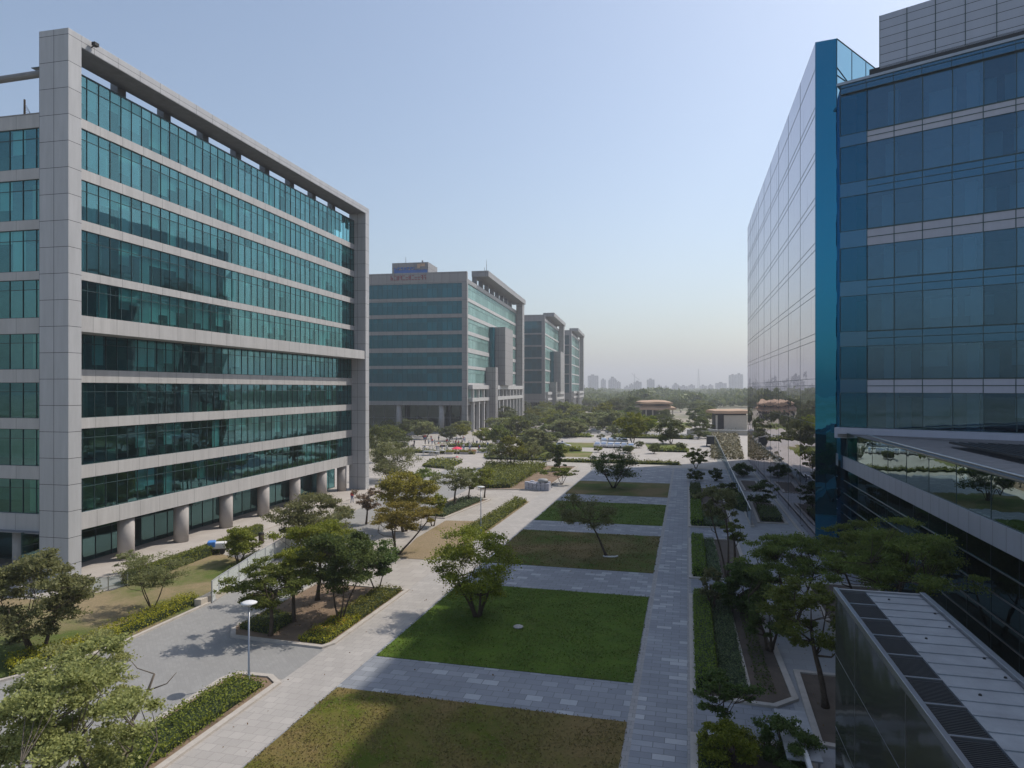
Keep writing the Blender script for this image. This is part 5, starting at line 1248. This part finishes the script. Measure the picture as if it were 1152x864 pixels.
# stands and parasol
x, y = G(514, 514.5); t = thing('pink_parasol', 'bright pink parasol on the far left plaza', 'parasol', (x, y, 0))
s = MB(); s.tube([(0, 0, 0), (0, 0, 2.4)], [.05, .04], 8); s.build('pole', M['white'], t)
s = MB(); s.lathe([(1.3, 1.95), (1.25, 2.02), (.7, 2.3), (.05, 2.5)], 10); s.build('canopy', M['fabric_pink'], t)
s = MB(); s.lathe([(.35, 0), (.35, .12), (.1, .2)], 12); s.build('foot', M['fabric_pink'], t)
def stand(px, py, w_, lb, mt='white', rz=.2):
    x, y = G(px, py); t = thing('market_stand', lb, 'stand', (x, y, 0), rz, None)
    for a in (-w_/2, w_/2):
        for b in (0, 1.4): s = MB(); s.box(a-.06, a+.06, b-.06, b+.06, 0, 2.3); s.build('leg', M['white'], t)
    s = MB(); s.box(-w_/2, w_/2, -.1, 1.5, .85, .95); s.build('counter', M[mt], t)
    s = MB(); s.prism([(-w_/2-.2, -.2), (w_/2+.2, -.2), (w_/2+.2, 1.6), (-w_/2-.2, 1.6)], 2.3, 2.42); s.build('canopy', M['cream' if mt == 'white' else mt], t)
stand(481, 512, 2.2, 'left white-framed stand on the far left plaza'); stand(488, 512.5, 2.2, 'middle white-framed stand on the far left plaza'); stand(496, 511, 2.2, 'right white-framed stand, nearest the pink parasol')
for px, py, lb, mt in ((522, 511, 'yellow flower planter right of the pink parasol', 'leaf_yel'), (531, 510, 'orange flower planter second from the pink parasol', 'flower'), (505, 511, 'yellow flower planter left of the pink parasol', 'leaf_yel')):
    x, y = G(px, py); t = thing('flower_planter', lb, 'planter', (x, y, 0)); s = MB(); s.box(-1.1, 1.1, -.3, .3, 0, .5); s.build('trough', M['column'], t)
    rs = np.random.RandomState(px); P = np.stack([rs.uniform(-1.1, 1.1, 160), rs.uniform(-.3, .3, 160), rs.uniform(.45, 1., 160)], 1); Nn = rs.normal(size=(160, 3)); Nn /= np.linalg.norm(Nn, axis=1)[:, None]
    o = bpy.data.objects.new('flowers', leaf_mesh('flowers', P, Nn, rs.uniform(.15, .35, 160), M[mt], rs)); COL.objects.link(o); o.parent = t

# ------------------------------------------------------------------ air, sky, sun, camera
m, nt, out = newmat('haze_air'); pv = N(nt, 'ShaderNodeVolumePrincipled', Density=.00042, Anisotropy=.35); pv.inputs['Color'].default_value = (.93, .95, 1, 1)
L(nt, pv.outputs[0], out.inputs['Volume'])
s = MB(); s.box(-4600, 4600, -1600, 6100, -1, 170); hz_ = s.build('haze', m); tag(hz_, 'thin pale dusty haze over the whole place', 'haze', kind='stuff')

SAZ, SEL = 46.7, 50.6
sd = bpy.data.lights.new('sun', 'SUN'); sd.energy = 2.9; sd.angle = R(.35); sd.color = (1, .93, .83)
so = bpy.data.objects.new('sun', sd); COL.objects.link(so)
dv = Vector((math.sin(R(SAZ))*math.cos(R(SEL)), math.cos(R(SAZ))*math.cos(R(SEL)), math.sin(R(SEL))))
so.rotation_euler = dv.to_track_quat('Z', 'Y').to_euler()
w = bpy.data.worlds.new('World'); sc.world = w; w.use_nodes = True; nt = w.node_tree; nt.nodes.clear()
wo = nt.nodes.new('ShaderNodeOutputWorld'); bg = nt.nodes.new('ShaderNodeBackground'); sk = nt.nodes.new('ShaderNodeTexSky'); sk.sky_type = 'NISHITA'
sk.sun_disc = False; sk.sun_elevation = R(SEL); sk.sun_rotation = R(SAZ); sk.air_density = 1.25; sk.dust_density = 2.0; sk.ozone_density = 3.0; sk.altitude = 100
bg.inputs[1].default_value = .115
hsv = nt.nodes.new('ShaderNodeHueSaturation'); hsv.inputs['Saturation'].default_value = .86
nt.links.new(sk.outputs[0], hsv.inputs['Color']); nt.links.new(hsv.outputs[0], bg.inputs[0]); nt.links.new(bg.outputs[0], wo.inputs[0])
cd = bpy.data.cameras.new('camera'); cd.lens = 24; cd.sensor_width = 36; cd.sensor_fit = 'HORIZONTAL'; cd.shift_y = 5/1152; cd.clip_end = 9000; cd.clip_start = .2
co = bpy.data.objects.new('camera', cd); COL.objects.link(co); co.location = (0, 0, CAMZ); co.rotation_euler = (R(90), 0, TH); sc.camera = co
sc.view_settings.view_transform = 'Standard'; sc.view_settings.look = 'None'; sc.view_settings.exposure = .38; sc.view_settings.gamma = 1
sc.cycles.use_denoising = True
sc.cycles.max_bounces = 7; sc.cycles.transparent_max_bounces = 12; sc.cycles.volume_bounces = 0; sc.cycles.diffuse_bounces = 3; sc.cycles.glossy_bounces = 4
sc.cycles.caustics_reflective = False; sc.cycles.caustics_refractive = False; sc.cycles.sample_clamp_indirect = 4
